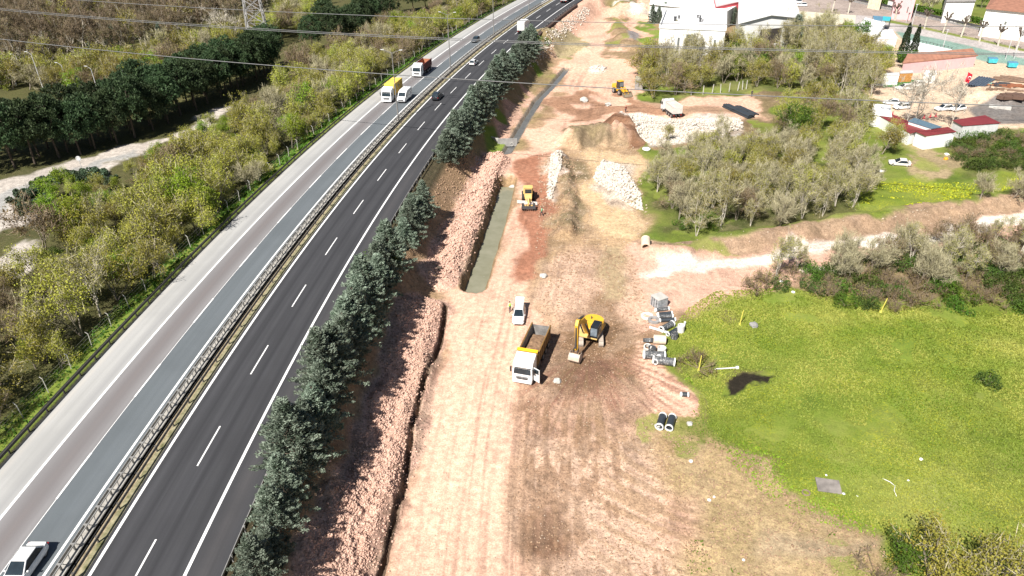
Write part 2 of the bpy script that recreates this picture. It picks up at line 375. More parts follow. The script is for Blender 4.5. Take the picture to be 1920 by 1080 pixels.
    bx = x+(fbm(x, y, 1.6, 4, 161)-.5)*2.2; by = y+(fbm(x, y, 1.6, 4, 162)-.5)*2.2
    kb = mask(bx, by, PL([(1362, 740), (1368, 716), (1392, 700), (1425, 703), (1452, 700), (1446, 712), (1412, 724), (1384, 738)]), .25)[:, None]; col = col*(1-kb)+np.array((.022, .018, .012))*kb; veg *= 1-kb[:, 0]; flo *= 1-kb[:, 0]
    dk = (ss(.54, .66, fbm(x, y, 12, 5, 171))*veg*ss(30, 45, u)*.45)[:, None]; col *= 1-dk
    idx = np.arange(nr*nc).reshape(nr, nc)
    q = np.stack([idx[:-1, :-1].ravel(), idx[:-1, 1:].ravel(), idx[1:, 1:].ravel(), idx[1:, :-1].ravel()], 1)
    m, t, bs = nodes('soil_and_grass')
    ca = N(t, 'ShaderNodeAttribute', attribute_name='soil'); fa = N(t, 'ShaderNodeAttribute', attribute_name='cover')
    sep = N(t, 'ShaderNodeSeparateColor'); t.links.new(fa.outputs['Color'], sep.inputs[0])
    tc = N(t, 'ShaderNodeTexCoord').outputs['Object']
    n1 = noise(t, 1.3, 7, tc, .65); n2 = noise(t, 6.0, 4, tc, .6); n3 = noise(t, .35, 5, tc, .6); n4 = noise(t, .09, 5, tc, .65)
    c = mixc(t, ca.outputs['Color'], (.5, .5, .5), 0.0)
    mul = N(t, 'ShaderNodeMath', operation='MULTIPLY'); t.links.new(rampf(t, n1, .3, .7, .68, 1.3), mul.inputs[0]); t.links.new(rampf(t, n2, .3, .7, .72, 1.25), mul.inputs[1])
    sc_ = N(t, 'ShaderNodeVectorMath', operation='SCALE'); t.links.new(c, sc_.inputs[0]); t.links.new(mul.outputs[0], sc_.inputs['Scale']); c = sc_.outputs[0]
    fl = N(t, 'ShaderNodeMath', operation='MULTIPLY'); t.links.new(rampf(t, noise(t, 3.3, 8, tc, .78), .52, .60), fl.inputs[0]); t.links.new(rampf(t, sep.outputs[2], .02, .5, .04, .8), fl.inputs[1])
    c = mixc(t, c, (.15, .095, .058), fl.outputs[0]); fw = N(t, 'ShaderNodeMath', operation='MULTIPLY'); t.links.new(rampf(t, noise(t, 5.1, 7, tc, .75), .60, .66), fw.inputs[0]); t.links.new(rampf(t, sep.outputs[2], .02, .5, .08, .7), fw.inputs[1])
    c = mixc(t, c, (.60, .46, .36), fw.outputs[0])
    # blades: mottled greens, then yellow blossom where the flower map allows
    gm = mixc(t, (.13, .18, .022), (.27, .31, .055), rampf(t, n2, .35, .68))
    gm = mixc(t, gm, (.18, .24, .03), rampf(t, n1, .4, .6, 0, .6))
    gm = mixc(t, gm, (.34, .33, .09), rampf(t, n4, .5, .68, 0, .55)); gm = mixc(t, gm, (.05, .105, .012), rampf(t, n4, .32, .45, .6, 0))
    mg = N(t, 'ShaderNodeMath', operation='MULTIPLY', i_Value=0); t.links.new(sep.outputs[0], mg.inputs[0]); t.links.new(rampf(t, n3, .3, .6, .45, .75), mg.inputs[1])
    c = mixc(t, c, gm, mg.outputs[0])
    fn = noise(t, 4.5, 3, tc, .7); fz = noise(t, .16, 4, tc, .6)
    m1 = N(t, 'ShaderNodeMath', operation='MULTIPLY'); t.links.new(rampf(t, fn, .52, .62), m1.inputs[0]); t.links.new(rampf(t, fz, .42, .6), m1.inputs[1])
    m2 = N(t, 'ShaderNodeMath', operation='MULTIPLY'); t.links.new(m1.outputs[0], m2.inputs[0]); t.links.new(sep.outputs[1], m2.inputs[1])
    c = mixc(t, c, (.42, .40, .02), m2.outputs[0])
    t.links.new(c, bs.inputs['Base Color']); bs.inputs['Roughness'].default_value = .95; bs.inputs['Specular IOR Level'].default_value = .15
    hb = N(t, 'ShaderNodeBump'); hb.inputs['Distance'].default_value = .30
    t.links.new(rampf(t, sep.outputs[2], 0, 1, .35, 1.0), hb.inputs['Strength'])
    nb = noise(t, 2.2, 9, tc, .75); t.links.new(nb, hb.inputs['Height']); t.links.new(hb.outputs[0], bs.inputs['Normal'])
    o = np_mesh('ground', np.stack([x, y, z], 1), q, m, smooth=True); o['kind'] = 'structure'
    me = o.data
    a = me.color_attributes.new('soil', 'FLOAT_COLOR', 'POINT'); a.data.foreach_set('color', np.concatenate([col, np.ones((n, 1))], 1).astype(np.float32).ravel())
    a = me.color_attributes.new('cover', 'FLOAT_COLOR', 'POINT'); a.data.foreach_set('color', np.stack([veg, flo, np.clip(rou, 0, 1), np.ones(n)], 1).astype(np.float32).ravel())
    return o
build_ground()

# ------------------------------------------------------------------ motorway
YS = np.concatenate([np.arange(14, 120, 1.5), np.arange(120, 460, 3.0)])
def strip(name, u0, u1, z, m, y0=14, y1=460, nu=1, parent=None, kind='structure', z1=None):
    ys = YS[(YS >= y0) & (YS <= y1)]; us = np.linspace(u0, u1, nu+1); zs = np.linspace(z, z if z1 is None else z1, nu+1)
    co = []; 
    for yy in ys:
        for u_, z_ in zip(us, zs):
            a, b = road(u_, yy); co.append((a, b, z_))
    k = nu+1; q = [(i*k+j, i*k+j+1, (i+1)*k+j+1, (i+1)*k+j) for i in range(len(ys)-1) for j in range(nu)]
    o = mesh_obj(name, co, q, m, parent)
    uv = o.data.uv_layers.new(name='across')
    d = [co[v] for f in q for v in f]
    arr = np.array([((vi % k)/nu*(u1-u0)+u0, ys[vi//k]) for f in q for vi in f], np.float32); uv.data.foreach_set('uv', arr.ravel())
    if kind: o['kind'] = kind
    return o
def asphalt(name, base, bands, var=.12):
    """bands: (centre, half width, colour, strength) of wear running along the lane"""
    m, t, b = nodes(name); uv = N(t, 'ShaderNodeUVMap', uv_map='across'); sx = N(t, 'ShaderNodeSeparateXYZ'); t.links.new(uv.outputs[0], sx.inputs[0])
    mp = N(t, 'ShaderNodeMapping'); mp.inputs['Scale'].default_value = (1.0, .03, 1); t.links.new(uv.outputs[0], mp.inputs[0])
    n = noise(t, 1.6, 5, mp.outputs[0], .6); tc = N(t, 'ShaderNodeTexCoord').outputs['Object']; n2 = noise(t, 9, 5, tc, .7); n3 = noise(t, .12, 4, tc)
    c = mixc(t, tuple(v*(1-var*1.6) for v in base), tuple(v*(1+var*1.6) for v in base), rampf(t, n, .3, .7))
    for ce, hw, cc, st in bands:
        ab = N(t, 'ShaderNodeMath', operation='SUBTRACT'); t.links.new(sx.outputs[0], ab.inputs[0]); ab.inputs[1].default_value = ce
        a2 = N(t, 'ShaderNodeMath', operation='ABSOLUTE'); t.links.new(ab.outputs[0], a2.inputs[0])
        mm = N(t, 'ShaderNodeMath', operation='MULTIPLY'); t.links.new(rampf(t, a2.outputs[0], 0, hw, st, 0), mm.inputs[0]); t.links.new(rampf(t, n, .2, .6, .6, 1), mm.inputs[1])
        c = mixc(t, c, cc, mm.outputs[0])
    c = mixc(t, c, (0, 0, 0), rampf(t, n2, .35, .75, .0, .12))
    c = mixc(t, c, tuple(v*.7 for v in base), rampf(t, n3, .45, .6, 0, .3))
    t.links.new(c, b.inputs['Base Color']); b.inputs['Roughness'].default_value = .85
    bn = N(t, 'ShaderNodeBump'); bn.inputs['Strength'].default_value = .25; bn.inputs['Distance'].default_value = .01
    t.links.new(noise(t, 60, 3, tc), bn.inputs['Height']); t.links.new(bn.outputs[0], b.inputs['Normal'])
    return m
A_DARK = asphalt('dark_asphalt', (.040, .040, .044), [(.9, .5, (.055, .055, .06), .8), (1.9, .35, (.024, .024, .027), .8), (2.9, .5, (.052, .052, .056), .8), (4.9, .4, (.022, .022, .025), .8), (5.9, .5, (.048, .048, .051), .6), (6.9, .4, (.024, .024, .027), .8), (9.2, 1.3, (.066, .062, .063), .7)])
A_BLUE = asphalt('blue_grey_asphalt', (.115, .13, .14), [(-4.8, .5, (.135, .15, .16), .5), (-6.4, .5, (.10, .115, .122), .5)], .05)
A_WORN = asphalt('worn_grey_asphalt', (.215, .205, .205), [(-9.3, 1.5, (.13, .112, .11), .9), (-9.3, .45, (.20, .18, .175), .5)], .05)
A_SHLD = asphalt('pale_shoulder_asphalt', (.37, .365, .35), [(-11.9, .9, (.27, .267, .265), .8), (-14.6, .5, (.5, .47, .42), .6)], .06)
PAINTM = mat('road_marking_paint', (.78, .77, .75), .6, var=.08, scale=3, dirt=((.35, .34, .33), .22))
strip('motorway_lanes', -.45, 10.9, 0, A_DARK, nu=4)
strip('inner_lane', -7.40, -3.35, 0, A_BLUE, nu=2)
strip('outer_lane', -11.15, -7.40, 0, A_WORN, nu=2)
strip('hard_shoulder', -15.1, -11.15, 0, A_SHLD, nu=2)
for i, (a, b_) in enumerate(((-.15, .12), (7.62, 7.90), (-3.86, -3.62), (-11.26, -10.98))):
    strip('edge_line', a, b_, .012, PAINTM)
strip('lane_joint', -7.43, -7.36, .010, PAINTM)
def dashes(u0, first, period, length, w):
    co = []; q = []; y = first
    while y < 450:
        for k in range(6):
            yy = y+length*k/5
            for s in (-w/2, w/2): co.append((*road(u0+s, yy), .013))
        b0 = len(co)-12; q += [(b0+2*j, b0+2*j+1, b0+2*j+3, b0+2*j+2) for j in range(5)]
        y += period/math.sqrt(1+CS(y)**2)
    o = mesh_obj('lane_dashes', co, q, PAINTM); o['kind'] = 'structure'
s0 = P(293, 1009, 0); dashes(3.80, s0[1]-5.6-14.2, 14.2, 5.6, .16)
s1 = P(163, 854, 0); dashes(-7.40, s1[1]-5.8-28.4, 14.2, 5.8, .19)
# median: soil, stone gravel strip and concrete channel
def patch_mat(name, a, b, scale, rough=.9, bump=.6):
    m, t, bs = nodes(name); tc = N(t, 'ShaderNodeTexCoord').outputs['Object']
    c = mixc(t, a, b, rampf(t, noise(t, scale, 7, tc, .7), .35, .65)); t.links.new(c, bs.inputs['Base Color']); bs.inputs['Roughness'].default_value = rough
    bn = N(t, 'ShaderNodeBump'); bn.inputs['Strength'].default_value = bump; bn.inputs['Distance'].default_value = .06
    t.links.new(noise(t, scale*2, 6, tc, .7), bn.inputs['Height']); t.links.new(bn.outputs[0], bs.inputs['Normal']); return m
M_MED = patch_mat('median_dry_soil', (.42, .34, .22), (.16, .12, .06), 1.6)
M_MEDC = patch_mat('median_concrete', (.42, .40, .36), (.27, .25, .22), 1.2, bump=.2)
M_MOSS = patch_mat('median_mossy_gravel', (.36, .32, .20), (.10, .10, .035), 1.1)
M_BLK = mat('barrier_shadow_black', (.02, .02, .02), .9)
strip('median_channel_strip', -3.0, -2.10, -.02, M_MEDC)
strip('median_shade_strip', -3.52, -3.0, -.012, mat('dark_beam_shade', (.025, .024, .022), .9))  # flat dark strip, paints the shade below the median barrier beam
strip('median_gap_shadow', -2.10, -1.62, -.24, M_BLK)  # sunken strip coloured black to paint in the barrier's shadow
strip('median_soil_strip', -1.62, -1.10, -.015, M_MED)
strip('median_gravel_strip', -1.10, -.45, -.015, M_MOSS)
# ------------------------------------------------------------------ plants
def unit(v): return v/np.maximum(np.linalg.norm(v, axis=-1, keepdims=True), 1e-6)
def cards(rng, C, length, width, along=None, spread=1.0):
    """small four cornered leaves at C, their long side near `along` (or any way round)"""
    n = len(C); d = rng.normal(size=(n, 3))
    if along is not None: d = along+d*spread*.5
    d = unit(d); s = unit(np.cross(d, rng.normal(size=(n, 3))))
    L = (length*rng.uniform(.6, 1.3, n))[:, None]*.5; W = (width*rng.uniform(.6, 1.3, n))[:, None]*.5
    v = np.stack([C-d*L, C+s*W, C+d*L, C-s*W], 1).reshape(-1, 3)
    return v, np.arange(n*4).reshape(n, 4)
def sticks(segs, sides=3):
    """tapered limbs from (p0, p1, r0, r1)"""
    p0 = np.array([s[0] for s in segs]); p1 = np.array([s[1] for s in segs]); r0 = np.array([s[2] for s in segs]); r1 = np.array([s[3] for s in segs])
    d = unit(p1-p0); a = np.where(np.abs(d[:, 2:3]) < .9, np.array([[0, 0, 1.]]), np.array([[1., 0, 0]])); s = unit(np.cross(d, a)); t = np.cross(d, s)
    V = []
    for k in range(sides):
        c, q = math.cos(2*math.pi*k/sides), math.sin(2*math.pi*k/sides); o = s*c+t*q
        V += [p0+o*r0[:, None], p1+o*r1[:, None]]
    V = np.stack(V, 1); n = len(segs); b = np.arange(n)[:, None]*(2*sides); F = []
    for k in range(sides):
        k2 = (k+1) % sides; F.append(np.concatenate([b+2*k, b+2*k2, b+2*k2+1, b+2*k+1], 1))
    return V.reshape(-1, 3), np.stack(F, 1).reshape(-1, 4)
def grow(rng, h, stems, spread, levels=3, kids=5, r0=.12, up=.5, first=.3):
    """branching skeleton: list of limbs and the list of twig ends with their direction"""
    segs = []; ends = []
    def rec(p, d, L, r, lv):
        steps = 3 if lv < levels else 2; pts = [p]
        for i in range(steps):
            d = unit(d+rng.normal(size=3)*.16+np.array([0, 0, .06*up])); q = p+d*L/steps
            segs.append((p, q, r*(1-.25*i), r*(1-.25*(i+1)))); p = q; pts.append(p)
        if lv == levels: ends.append((p, d)); return
        for k in range(kids):
            f = rng.uniform(first, 1.0); b = pts[0]+(pts[-1]-pts[0])*f
            nd = unit(d*.75+rng.normal(size=3)*spread+np.array([0, 0, up*.35]))
            rec(b, nd, L*rng.uniform(.45, .7), r*.45, lv+1)
        ends.append((p, d))
    for s in range(stems):
        a = rng.uniform(0, 6.28); lean = 0 if stems == 1 else .28
        rec(np.array([math.cos(a), math.sin(a), 0])*.12*(stems > 1), unit(np.array([math.cos(a)*lean, math.sin(a)*lean, 1.0])), h*.62, r0, 1)
    return segs, ends
def leafmat(name, col, col2, rough=.6, trans=.25, sc=.9):
    m, t, b = nodes(name); tc = N(t, 'ShaderNodeTexCoord').outputs['Object']; oi = N(t, 'ShaderNodeObjectInfo')
    c = mixc(t, col, col2, rampf(t, noise(t, sc, 4, tc, .6), .38, .62))
    hs = N(t, 'ShaderNodeHueSaturation'); t.links.new(c, hs.inputs['Color'])
    t.links.new(rampf(t, oi.outputs['Random'], 0, 1, .475, .52), hs.inputs['Hue']); t.links.new(rampf(t, oi.outputs['Random'], 0, 1, .72, 1.2), hs.inputs['Value'])
    t.links.new(hs.outputs[0], b.inputs['Base Color']); b.inputs['Roughness'].default_value = rough
    b.inputs['Specular IOR Level'].default_value = .2
    if trans:
        tr = N(t, 'ShaderNodeBsdfTranslucent'); t.links.new(hs.outputs[0], tr.inputs['Color']); ms = N(t, 'ShaderNodeMixShader'); ms.inputs[0].default_value = trans
        t.links.new(b.outputs[0], ms.inputs[1]); t.links.new(tr.outputs[0], ms.inputs[2]); t.links.new(ms.outputs[0], t.nodes['Material Output'].inputs['Surface'])
    return m
LM = dict(
 olive=leafmat('olive_spring_leaves', (.38, .35, .06), (.22, .215, .04)), lime=leafmat('lime_spring_leaves', (.28, .38, .03), (.15, .24, .02)),
 yellow=leafmat('yellow_green_leaves', (.46, .46, .07), (.29, .32, .05)), buds=leafmat('brown_buds', (.28, .235, .085), (.17, .135, .05)),
 wood=leafmat('wood_buds', (.20, .165, .08), (.12, .095, .045)), pale=leafmat('pale_blossom', (.55, .50, .38), (.34, .30, .2)), dark=leafmat('dark_ivy_leaves', (.105, .155, .03), (.04, .07, .016)),
 green=leafmat('fresh_green_leaves', (.10, .19, .02), (.055, .11, .015)), rust=leafmat('rusty_leaves', (.30, .12, .05), (.17, .06, .03)),
 pine=leafmat('stone_pine_needles', (.075, .115, .048), (.036, .062, .028), trans=.1), cedar=leafmat('blue_cedar_needles', (.29, .35, .27), (.085, .12, .08), trans=.12),
 cypress=leafmat('cypress_needles', (.045, .062, .03), (.022, .033, .016), trans=.1), juniper=leafmat('juniper_needles', (.12, .17, .10), (.05, .085, .045), trans=.1))
BARK = mat('grey_bark', (.26, .22, .17), .9, var=.3, scale=2); BARKP = mat('pale_bark', (.50, .45, .37), .9, var=.25, scale=2)
BARKD = mat('dark_bark', (.10, .075, .055), .9, var=.3, scale=2); TWIG = mat('grey_twigs', (.36, .325, .20), .9, var=.3, scale=.7)
TWIGB = mat('brown_twigs', (.235, .175, .115), .9, var=.3, scale=.7)
HID = {}
def proto(kind, name, parts):
    """store a plant as a list of (part name, mesh)"""
    meshes = []
    for pn, V, Fq, m in parts:
        o = np_mesh(pn, V, Fq, m); me = o.data; bpy.data.objects.remove(o); meshes.append((pn, me))
    HID.setdefault(kind, []).append((name, meshes))
def cat2(a, b): return np.concatenate([a[0], b[0]]), np.concatenate([a[1], b[1]+len(a[0])])
def broad(kind, seed, h=6.0, r=2.6, leaf='olive', nleaf=1500, ls=.26, twigs=500, stems=3, name='leafing_tree', bark=BARK, twigm=TWIG, sp=.5, kids=5, r0=.11, up=.5, first=.3):
    rng = np.random.default_rng(seed); segs, ends = grow(rng, h, stems, sp, 3, kids, r0, up, first)
    E = np.array([e[0] for e in ends]); D = np.array([e[1] for e in ends])
    # bring the skeleton to the wanted width and height
    fx = r/np.percentile(np.hypot(E[:, 0], E[:, 1]), 92); fz = h*.93/np.percentile(E[:, 2], 97); S = np.array([fx, fx, fz])
    segs = [(a*S, b*S, ra, rb) for a, b, ra, rb in segs]; E = E*S
    Vt, Ft = sticks(segs)
    parts = [('trunk', Vt, Ft, bark)]
    C = E[rng.integers(0, len(E), nleaf)]+rng.normal(size=(nleaf, 3))*np.array([.36, .36, .3])*max(.7, r/3)
    L = cards(rng, C, ls, ls*.75)
    if twigs:
        k = rng.integers(0, len(E), twigs); c = E[k]+rng.normal(size=(twigs, 3))*.25
        T = cards(rng, c, 1.25, .055, along=unit(D[k]+np.array([0, 0, .7])), spread=.9)
        me = cat2(L, T); parts.append(('crown', me[0], me[1], [LM[leaf], twigm]))
        proto(kind, name, parts); m = HID[kind][-1][1][-1][1]
        m.polygons.foreach_set('material_index', np.r_[np.zeros(nleaf, int), np.ones(twigs, int)].astype(np.int32))
    else: parts.append(('crown', L[0], L[1], LM[leaf])); proto(kind, name, parts)
def cedar(kind, seed, h=10., r=3.3, leaf='cedar', n=110, name='blue_cedar', per=150, ln=.38):
    rng = np.random.default_rng(seed); segs = [((0, 0, 0), (0, 0, h*.95), .17, .03)]; C = []; D = []
    for i in range(n):
        f = (i+.5)/n; f = f**.85; z = .4+f*(h-.5); a = i*2.399+rng.uniform(-.4, .4); L = r*(1-f)**.85*rng.uniform(.70, 1.25)+.3
        dr = np.array([math.cos(a), math.sin(a), .28-.15*(1-f)]); tip = np.array([0, 0, z])+dr*L; segs.append(((0, 0, z), tuple(tip), .05, .01))
        k = int(per*(.35+.65*L/r)); tt = rng.uniform(.18, 1.05, k)**.75
        wv = (1-tt)*.55+.12; side = np.cross(dr, [0, 0, 1.]); side /= np.linalg.norm(side)
        c = np.array([0, 0, z])+dr*(tt*L)[:, None]+side*(rng.normal(size=k)*wv*.75)[:, None]+np.array([0, 0, 1.])*(rng.normal(size=k)*.13-.10*tt)[:, None]
        C.append(c); D.append(np.tile(dr, (k, 1))*.8+side*rng.normal(size=(k, 1))*.5+np.array([0, 0, .55]))
    C = np.concatenate(C); D = unit(np.concatenate(D)); V, Q = cards(rng, C, ln, .12, D, .7)
    Vt, Ft = sticks([(np.array(a, float), np.array(b, float), c, d) for a, b, c, d in segs], 4)
    proto(kind, name, [('trunk', Vt, Ft, BARKD), ('crown', V, Q, LM[leaf])])
def umbrella(kind, seed, h=12., r=4.7, th=8.6, name='stone_pine', puffs=120, per=54):
    rng = np.random.default_rng(seed); C = []; D = []; z0 = h-th
    segs = [(np.array([0, 0, 0.]), np.array([.2, .1, z0+.8]), .24, .17)]
    for i in range(puffs):
        a = rng.uniform(0, 6.283); q = math.sqrt(rng.uniform(0, 1)); c0 = np.array([math.cos(a)*q*r*.86, math.sin(a)*q*r*.86, z0+th*(.16+.76*math.sqrt(max(0, 1-q*q)))*rng.uniform(.86, 1.03)])
        if i < 12: segs.append((np.array([.2, .1, z0+.5]), c0, .08, .02))
        if i > puffs*.6: c0[2] = z0+rng.uniform(.06, .45)*th
        d = unit(rng.normal(size=(per, 3))+np.array([0, 0, .5])); pr = rng.uniform(.6, .95)
        C.append(c0+d*pr*rng.uniform(.55, 1, (per, 1))); D.append(unit(d+np.array([0, 0, .5])))
    V, Q = cards(rng, np.concatenate(C), .52, .2, np.concatenate(D), .6); Vt, Ft = sticks(segs, 5)
    proto(kind, name, [('trunk', Vt, Ft, BARKD), ('crown', V, Q, LM['pine'])])
def shrub(kind, seed, h=1.8, r=1.8, leaf='dark', n=900, ls=.2, name='bramble_shrub', twigs=0, lobes=9):
    rng = np.random.default_rng(seed); lo = np.stack([rng.normal(size=lobes)*r*.42, rng.normal(size=lobes)*r*.42, rng.uniform(.25, .62, lobes)*h], 1); lr = rng.uniform(.28, .5, lobes)*min(r, h)
    k = rng.integers(0, lobes, n); d = unit(rng.normal(size=(n, 3))); C = lo[k]+d*(lr[k]*rng.uniform(.7, 1.08, n))[:, None]; C[:, 2] = np.abs(C[:, 2])
    V, Q = cards(rng, C, ls, ls*.8, d, 1.2); segs = [(np.array([0, 0, 0.]), lo[i], .05, .02) for i in range(lobes)]
    for i in range(twigs):
        p = lo[rng.integers(0, lobes)]; segs.append((p, p+unit(rng.normal(size=3)+np.array([0, 0, 1.4]))*rng.uniform(.5, 1.3)*h*.5, .022, .012))
    Vt, Ft = sticks(segs, 3); proto(kind, name, [('stems', Vt, Ft, TWIGB), ('foliage', V, Q, LM[leaf])])
def column(kind, seed, h=11., r=1.3, leaf='cypress', name='cypress', n=3200):
    rng = np.random.default_rng(seed); f = rng.uniform(0, 1, n); a = rng.uniform(0, 6.283, n)
    pr = r*np.minimum(1, np.minimum(f*5+.3, 1)*(1-f)**.55*1.15)*(1+.16*np.sin(a*3+f*17))*np.sqrt(rng.uniform(.45, 1, n))
    C = np.stack([np.cos(a)*pr, np.sin(a)*pr, .4+f*(h-.4)], 1); d = unit(np.stack([np.cos(a)*.4, np.sin(a)*.4, np.ones(n)], 1))
    V, Q = cards(rng, C, .5, .16, d, .5); Vt, Ft = sticks([(np.array([0, 0, 0.]), np.array([0, 0, h*.9]), .15, .03)], 5)
    proto(kind, name, [('trunk', Vt, Ft, BARKD), ('crown', V, Q, LM[leaf])])
for s in range(3): broad('olive', 10+s, 6.4, 3.0, 'olive', 3300, .195, 420, name='olive_green_tree')
for s in range(2): broad('yellow', 20+s, 6.6, 3.0, 'yellow', 2900, .19, 300)
for s in range(2): broad('lime', 30+s, 6.2, 2.9, 'lime', 3800, .2, 100, name='lime_green_tree')
for s in range(3): broad('bare', 40+s, 6.4, 2.9, 'buds', 600, .13, 1700, name='leafless_tree')
for s in range(2): broad('brown', 50+s, 6.4, 3.0, 'buds', 1000, .22, 900, twigm=TWIGB, name='budding_tree')
for s in range(3): broad('tallbare', 60+s, 13.0, 4.2, 'wood', 1700, .24, 1500, 1, name='leafless_tree', bark=BARKP, twigm=TWIGB, kids=6, r0=.2, sp=.45, first=.35)
for s in range(2): broad('tallolive', 70+s, 12.0, 4.2, 'olive', 1800, .32, 700, 1, name='budding_tree', bark=BARKP, kids=6, r0=.2, sp=.45, first=.35)
for s in range(3): broad('thin', 80+s, 9.0, 2.6, 'olive', 1500, .16, 1000, 2, name='slender_tree', bark=BARKP, r0=.13, first=.35)
broad('skeleton', 90, 10.0, 4.0, 'pale', 160, .2, 900, 1, name='leafless_tree', bark=BARKP, twigm=BARKP, kids=6, r0=.2, sp=.5)
broad('blossom', 95, 6.0, 3.0, 'pale', 1700, .24, 300, name='blossoming_tree')
broad('rust', 96, 6.0, 2.8, 'rust', 1500, .24, 300, name='rust_brown_tree')
broad('green', 97, 6.0, 3.2, 'green', 2400, .28, 0, name='leafy_tree')
for s in range(4): cedar('cedar', 100+s, 8.2+s*1.0, 2.8+.2*s)
for s in range(2): cedar('spruce', 110+s, 8., 2.0, n=60)
for s in range(4): umbrella('pine', 120+s, 11.5+.5*s)
for s in range(3): shrub('bramble', 130+s, 2.0, 2.2, 'dark', 1300, .2)
for s in range(2): shrub('brush', 140+s, 1.9, 2.0, 'buds', 500, .16, 'thorny_brush', twigs=200)
for s in range(2): shrub('greenbush', 150+s, 2.2, 2.1, 'green', 1200, .2, 'green_bush')
for s in range(2): shrub('juniper', 160+s, 1.1, 2.6, 'juniper', 1900, .28, 'juniper_shrub', lobes=12)
column('cypress', 170); column('cypress', 171, 9., 1.0)
_rs = random.Random(5)
def plant(kind, x, y, s=1.0, label=None, cat='tree', group=None, var=None, z=None, name=None, sz=None):
    lst = HID[kind]; nm, meshes = lst[_rs.randrange(len(lst)) if var is None else var]
    e = empty(name or nm, (x, y, (gz(x, y) if z is None else z)-.05), _rs.uniform(0, 6.28), label, cat, group); e.scale = (s, s, sz or s*_rs.uniform(.9, 1.12))
    for pn, me in meshes:
        o = bpy.data.objects.new(pn, me); COL.objects.link(o); o.parent = e
    return e
def scatter(poly, step, mix, smin, smax, labels, group, seed=1, maxn=300, z=-5.5, keep=None, cat='tree'):
    w = PL(poly, z); rr = random.Random(seed); xs = [p[0] for p in w]; ys = [p[1] for p in w]; pts = []; j = 0
    y = min(ys)
    while y < max(ys):
        x = min(xs)+(step/2 if j % 2 else 0)
        while x < max(xs):
            pts.append((x+rr.uniform(-.38, .38)*step, y+rr.uniform(-.38, .38)*step)); x += step
        y += step*.87; j += 1
    A = np.array(pts); ok = inside(A[:, 0], A[:, 1], w); pts = [p for p, k in zip(pts, ok) if k and (keep is None or keep(*p))]
    pts.sort(key=lambda p: p[1]); pts = pts[:maxn]
    kinds = list(mix); wt = [mix[k] for k in kinds]
    for x, y in pts:
        n = float(vn(np.array([x/11.]), np.array([y/11.]), seed)[0])   # neighbours tend to be alike
        v = .5+(n-.5)*1.1+rr.uniform(-.45, .45); v = abs(v); v = 2-v if v > 1 else v
        k = kinds[min(len(kinds)-1, int(sum(1 for c in np.cumsum(wt)/sum(wt) if c < v)))]
        plant(k, x, y, rr.uniform(smin, smax), labels[k] if isinstance(labels, dict) else labels, cat, group[k] if isinstance(group, dict) else group)
    print('scatter', group if not isinstance(group, dict) else list(group.values())[0], len(pts))
def wood(place): 
    d = dict(olive='olive green tree coming into leaf ', yellow='yellow green tree in light spring leaf ', lime='bright lime green leafy tree ', bare='leafless grey twiggy tree ', brown='brownish tree in bud ',
             tallbare='tall leafless tree with a pale trunk ', tallolive='tall olive tinted tree with a pale trunk ', thin='slender pale stemmed tree with thin olive leaf ', green='dense fresh green tree ', bramble='dark green bramble clump ', brush='leafless thorny brush ', greenbush='rounded fresh green bush ', spruce='dark conifer ', skeleton='bleached bare tree ', blossom='tree in pale blossom ', rust='rust brown tree ')
    l = {k: v+place for k, v in d.items()}; return l, l
# strip wood between the motorway fence and the service road
L_, G_ = wood('in the strip wood by the motorway')
scatter([(0, 905), (150, 742), (330, 560), (495, 392), (565, 322), (700, 212), (805, 120), (905, 55), (1000, -5), (935, -30), (870, 28), (800, 50), (745, 62), (700, 84), (640, 104), (560, 135), (540, 170), (500, 225), (440, 272), (372, 300), (300, 335), (290, 378), (235, 425), (160, 455), (110, 480), (75, 470), (80, 530), (20, 560), (-120, 620), (-160, 950), (-60, 980)], 4.8,
        dict(yellow=3.2, lime=1.4, olive=4.4, thin=.5, brown=1.9, bare=1.5), .6, 1.42, L_, G_, 3, 420, -2.0, keep=lambda x, y: U(x, y) < -19.2)
L_, G_ = wood('on the strip edge by the service road')
scatter([(450, 225), (372, 262), (290, 304), (242, 336), (205, 352), (130, 362), (105, 405), (100, 480), (160, 455), (235, 425), (290, 378), (372, 300), (440, 272), (500, 225)], 3.4, dict(yellow=3, lime=1, olive=2, greenbush=2, brush=1.6, bare=.5), .42, .68, L_, G_, 53, 120, -2.0)
L_, G_ = wood('in the big wood behind the pylon')
scatter([(-80, 145), (60, 143), (200, 134), (330, 62), (450, 50), (560, 10), (640, -12), (720, -75), (-200, -75)], 8.6, dict(tallbare=4.5, tallolive=1.6, brown=.6, tallbare_=0), 1.0, 1.45, {**L_, 'tallbare_': ''}, {**G_, 'tallbare_': ''}, 7, 300, -2.0) if False else \
scatter([(-80, 145), (60, 143), (200, 134), (330, 106), (450, 72), (560, 24), (640, -8), (720, -60), (-200, -60)], 7.2, dict(tallbare=6.5, tallolive=.8, spruce=.25), .85, 1.25, L_, G_, 7, 300, -2.0)
L_, G_ = wood('between the big wood and the stone pine row')
scatter([(-60, 175), (60, 178), (150, 182), (190, 186), (300, 160), (395, 130), (470, 92), (560, 75), (600, 30), (560, 26), (450, 82), (330, 114), (200, 146), (60, 155), (-60, 155)], 5.0, dict(yellow=3, olive=2, lime=1.2, bare=1, brown=.8), .9, 1.45, L_, G_, 11, 200, -2.0)
L_, G_ = wood('in the thicket beside the white rubble')
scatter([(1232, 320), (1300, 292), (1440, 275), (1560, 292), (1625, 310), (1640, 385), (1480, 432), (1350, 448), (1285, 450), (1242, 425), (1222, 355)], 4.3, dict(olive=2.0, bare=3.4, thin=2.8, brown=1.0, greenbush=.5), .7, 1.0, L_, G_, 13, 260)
L_, G_ = wood('in the belt below the white factory')
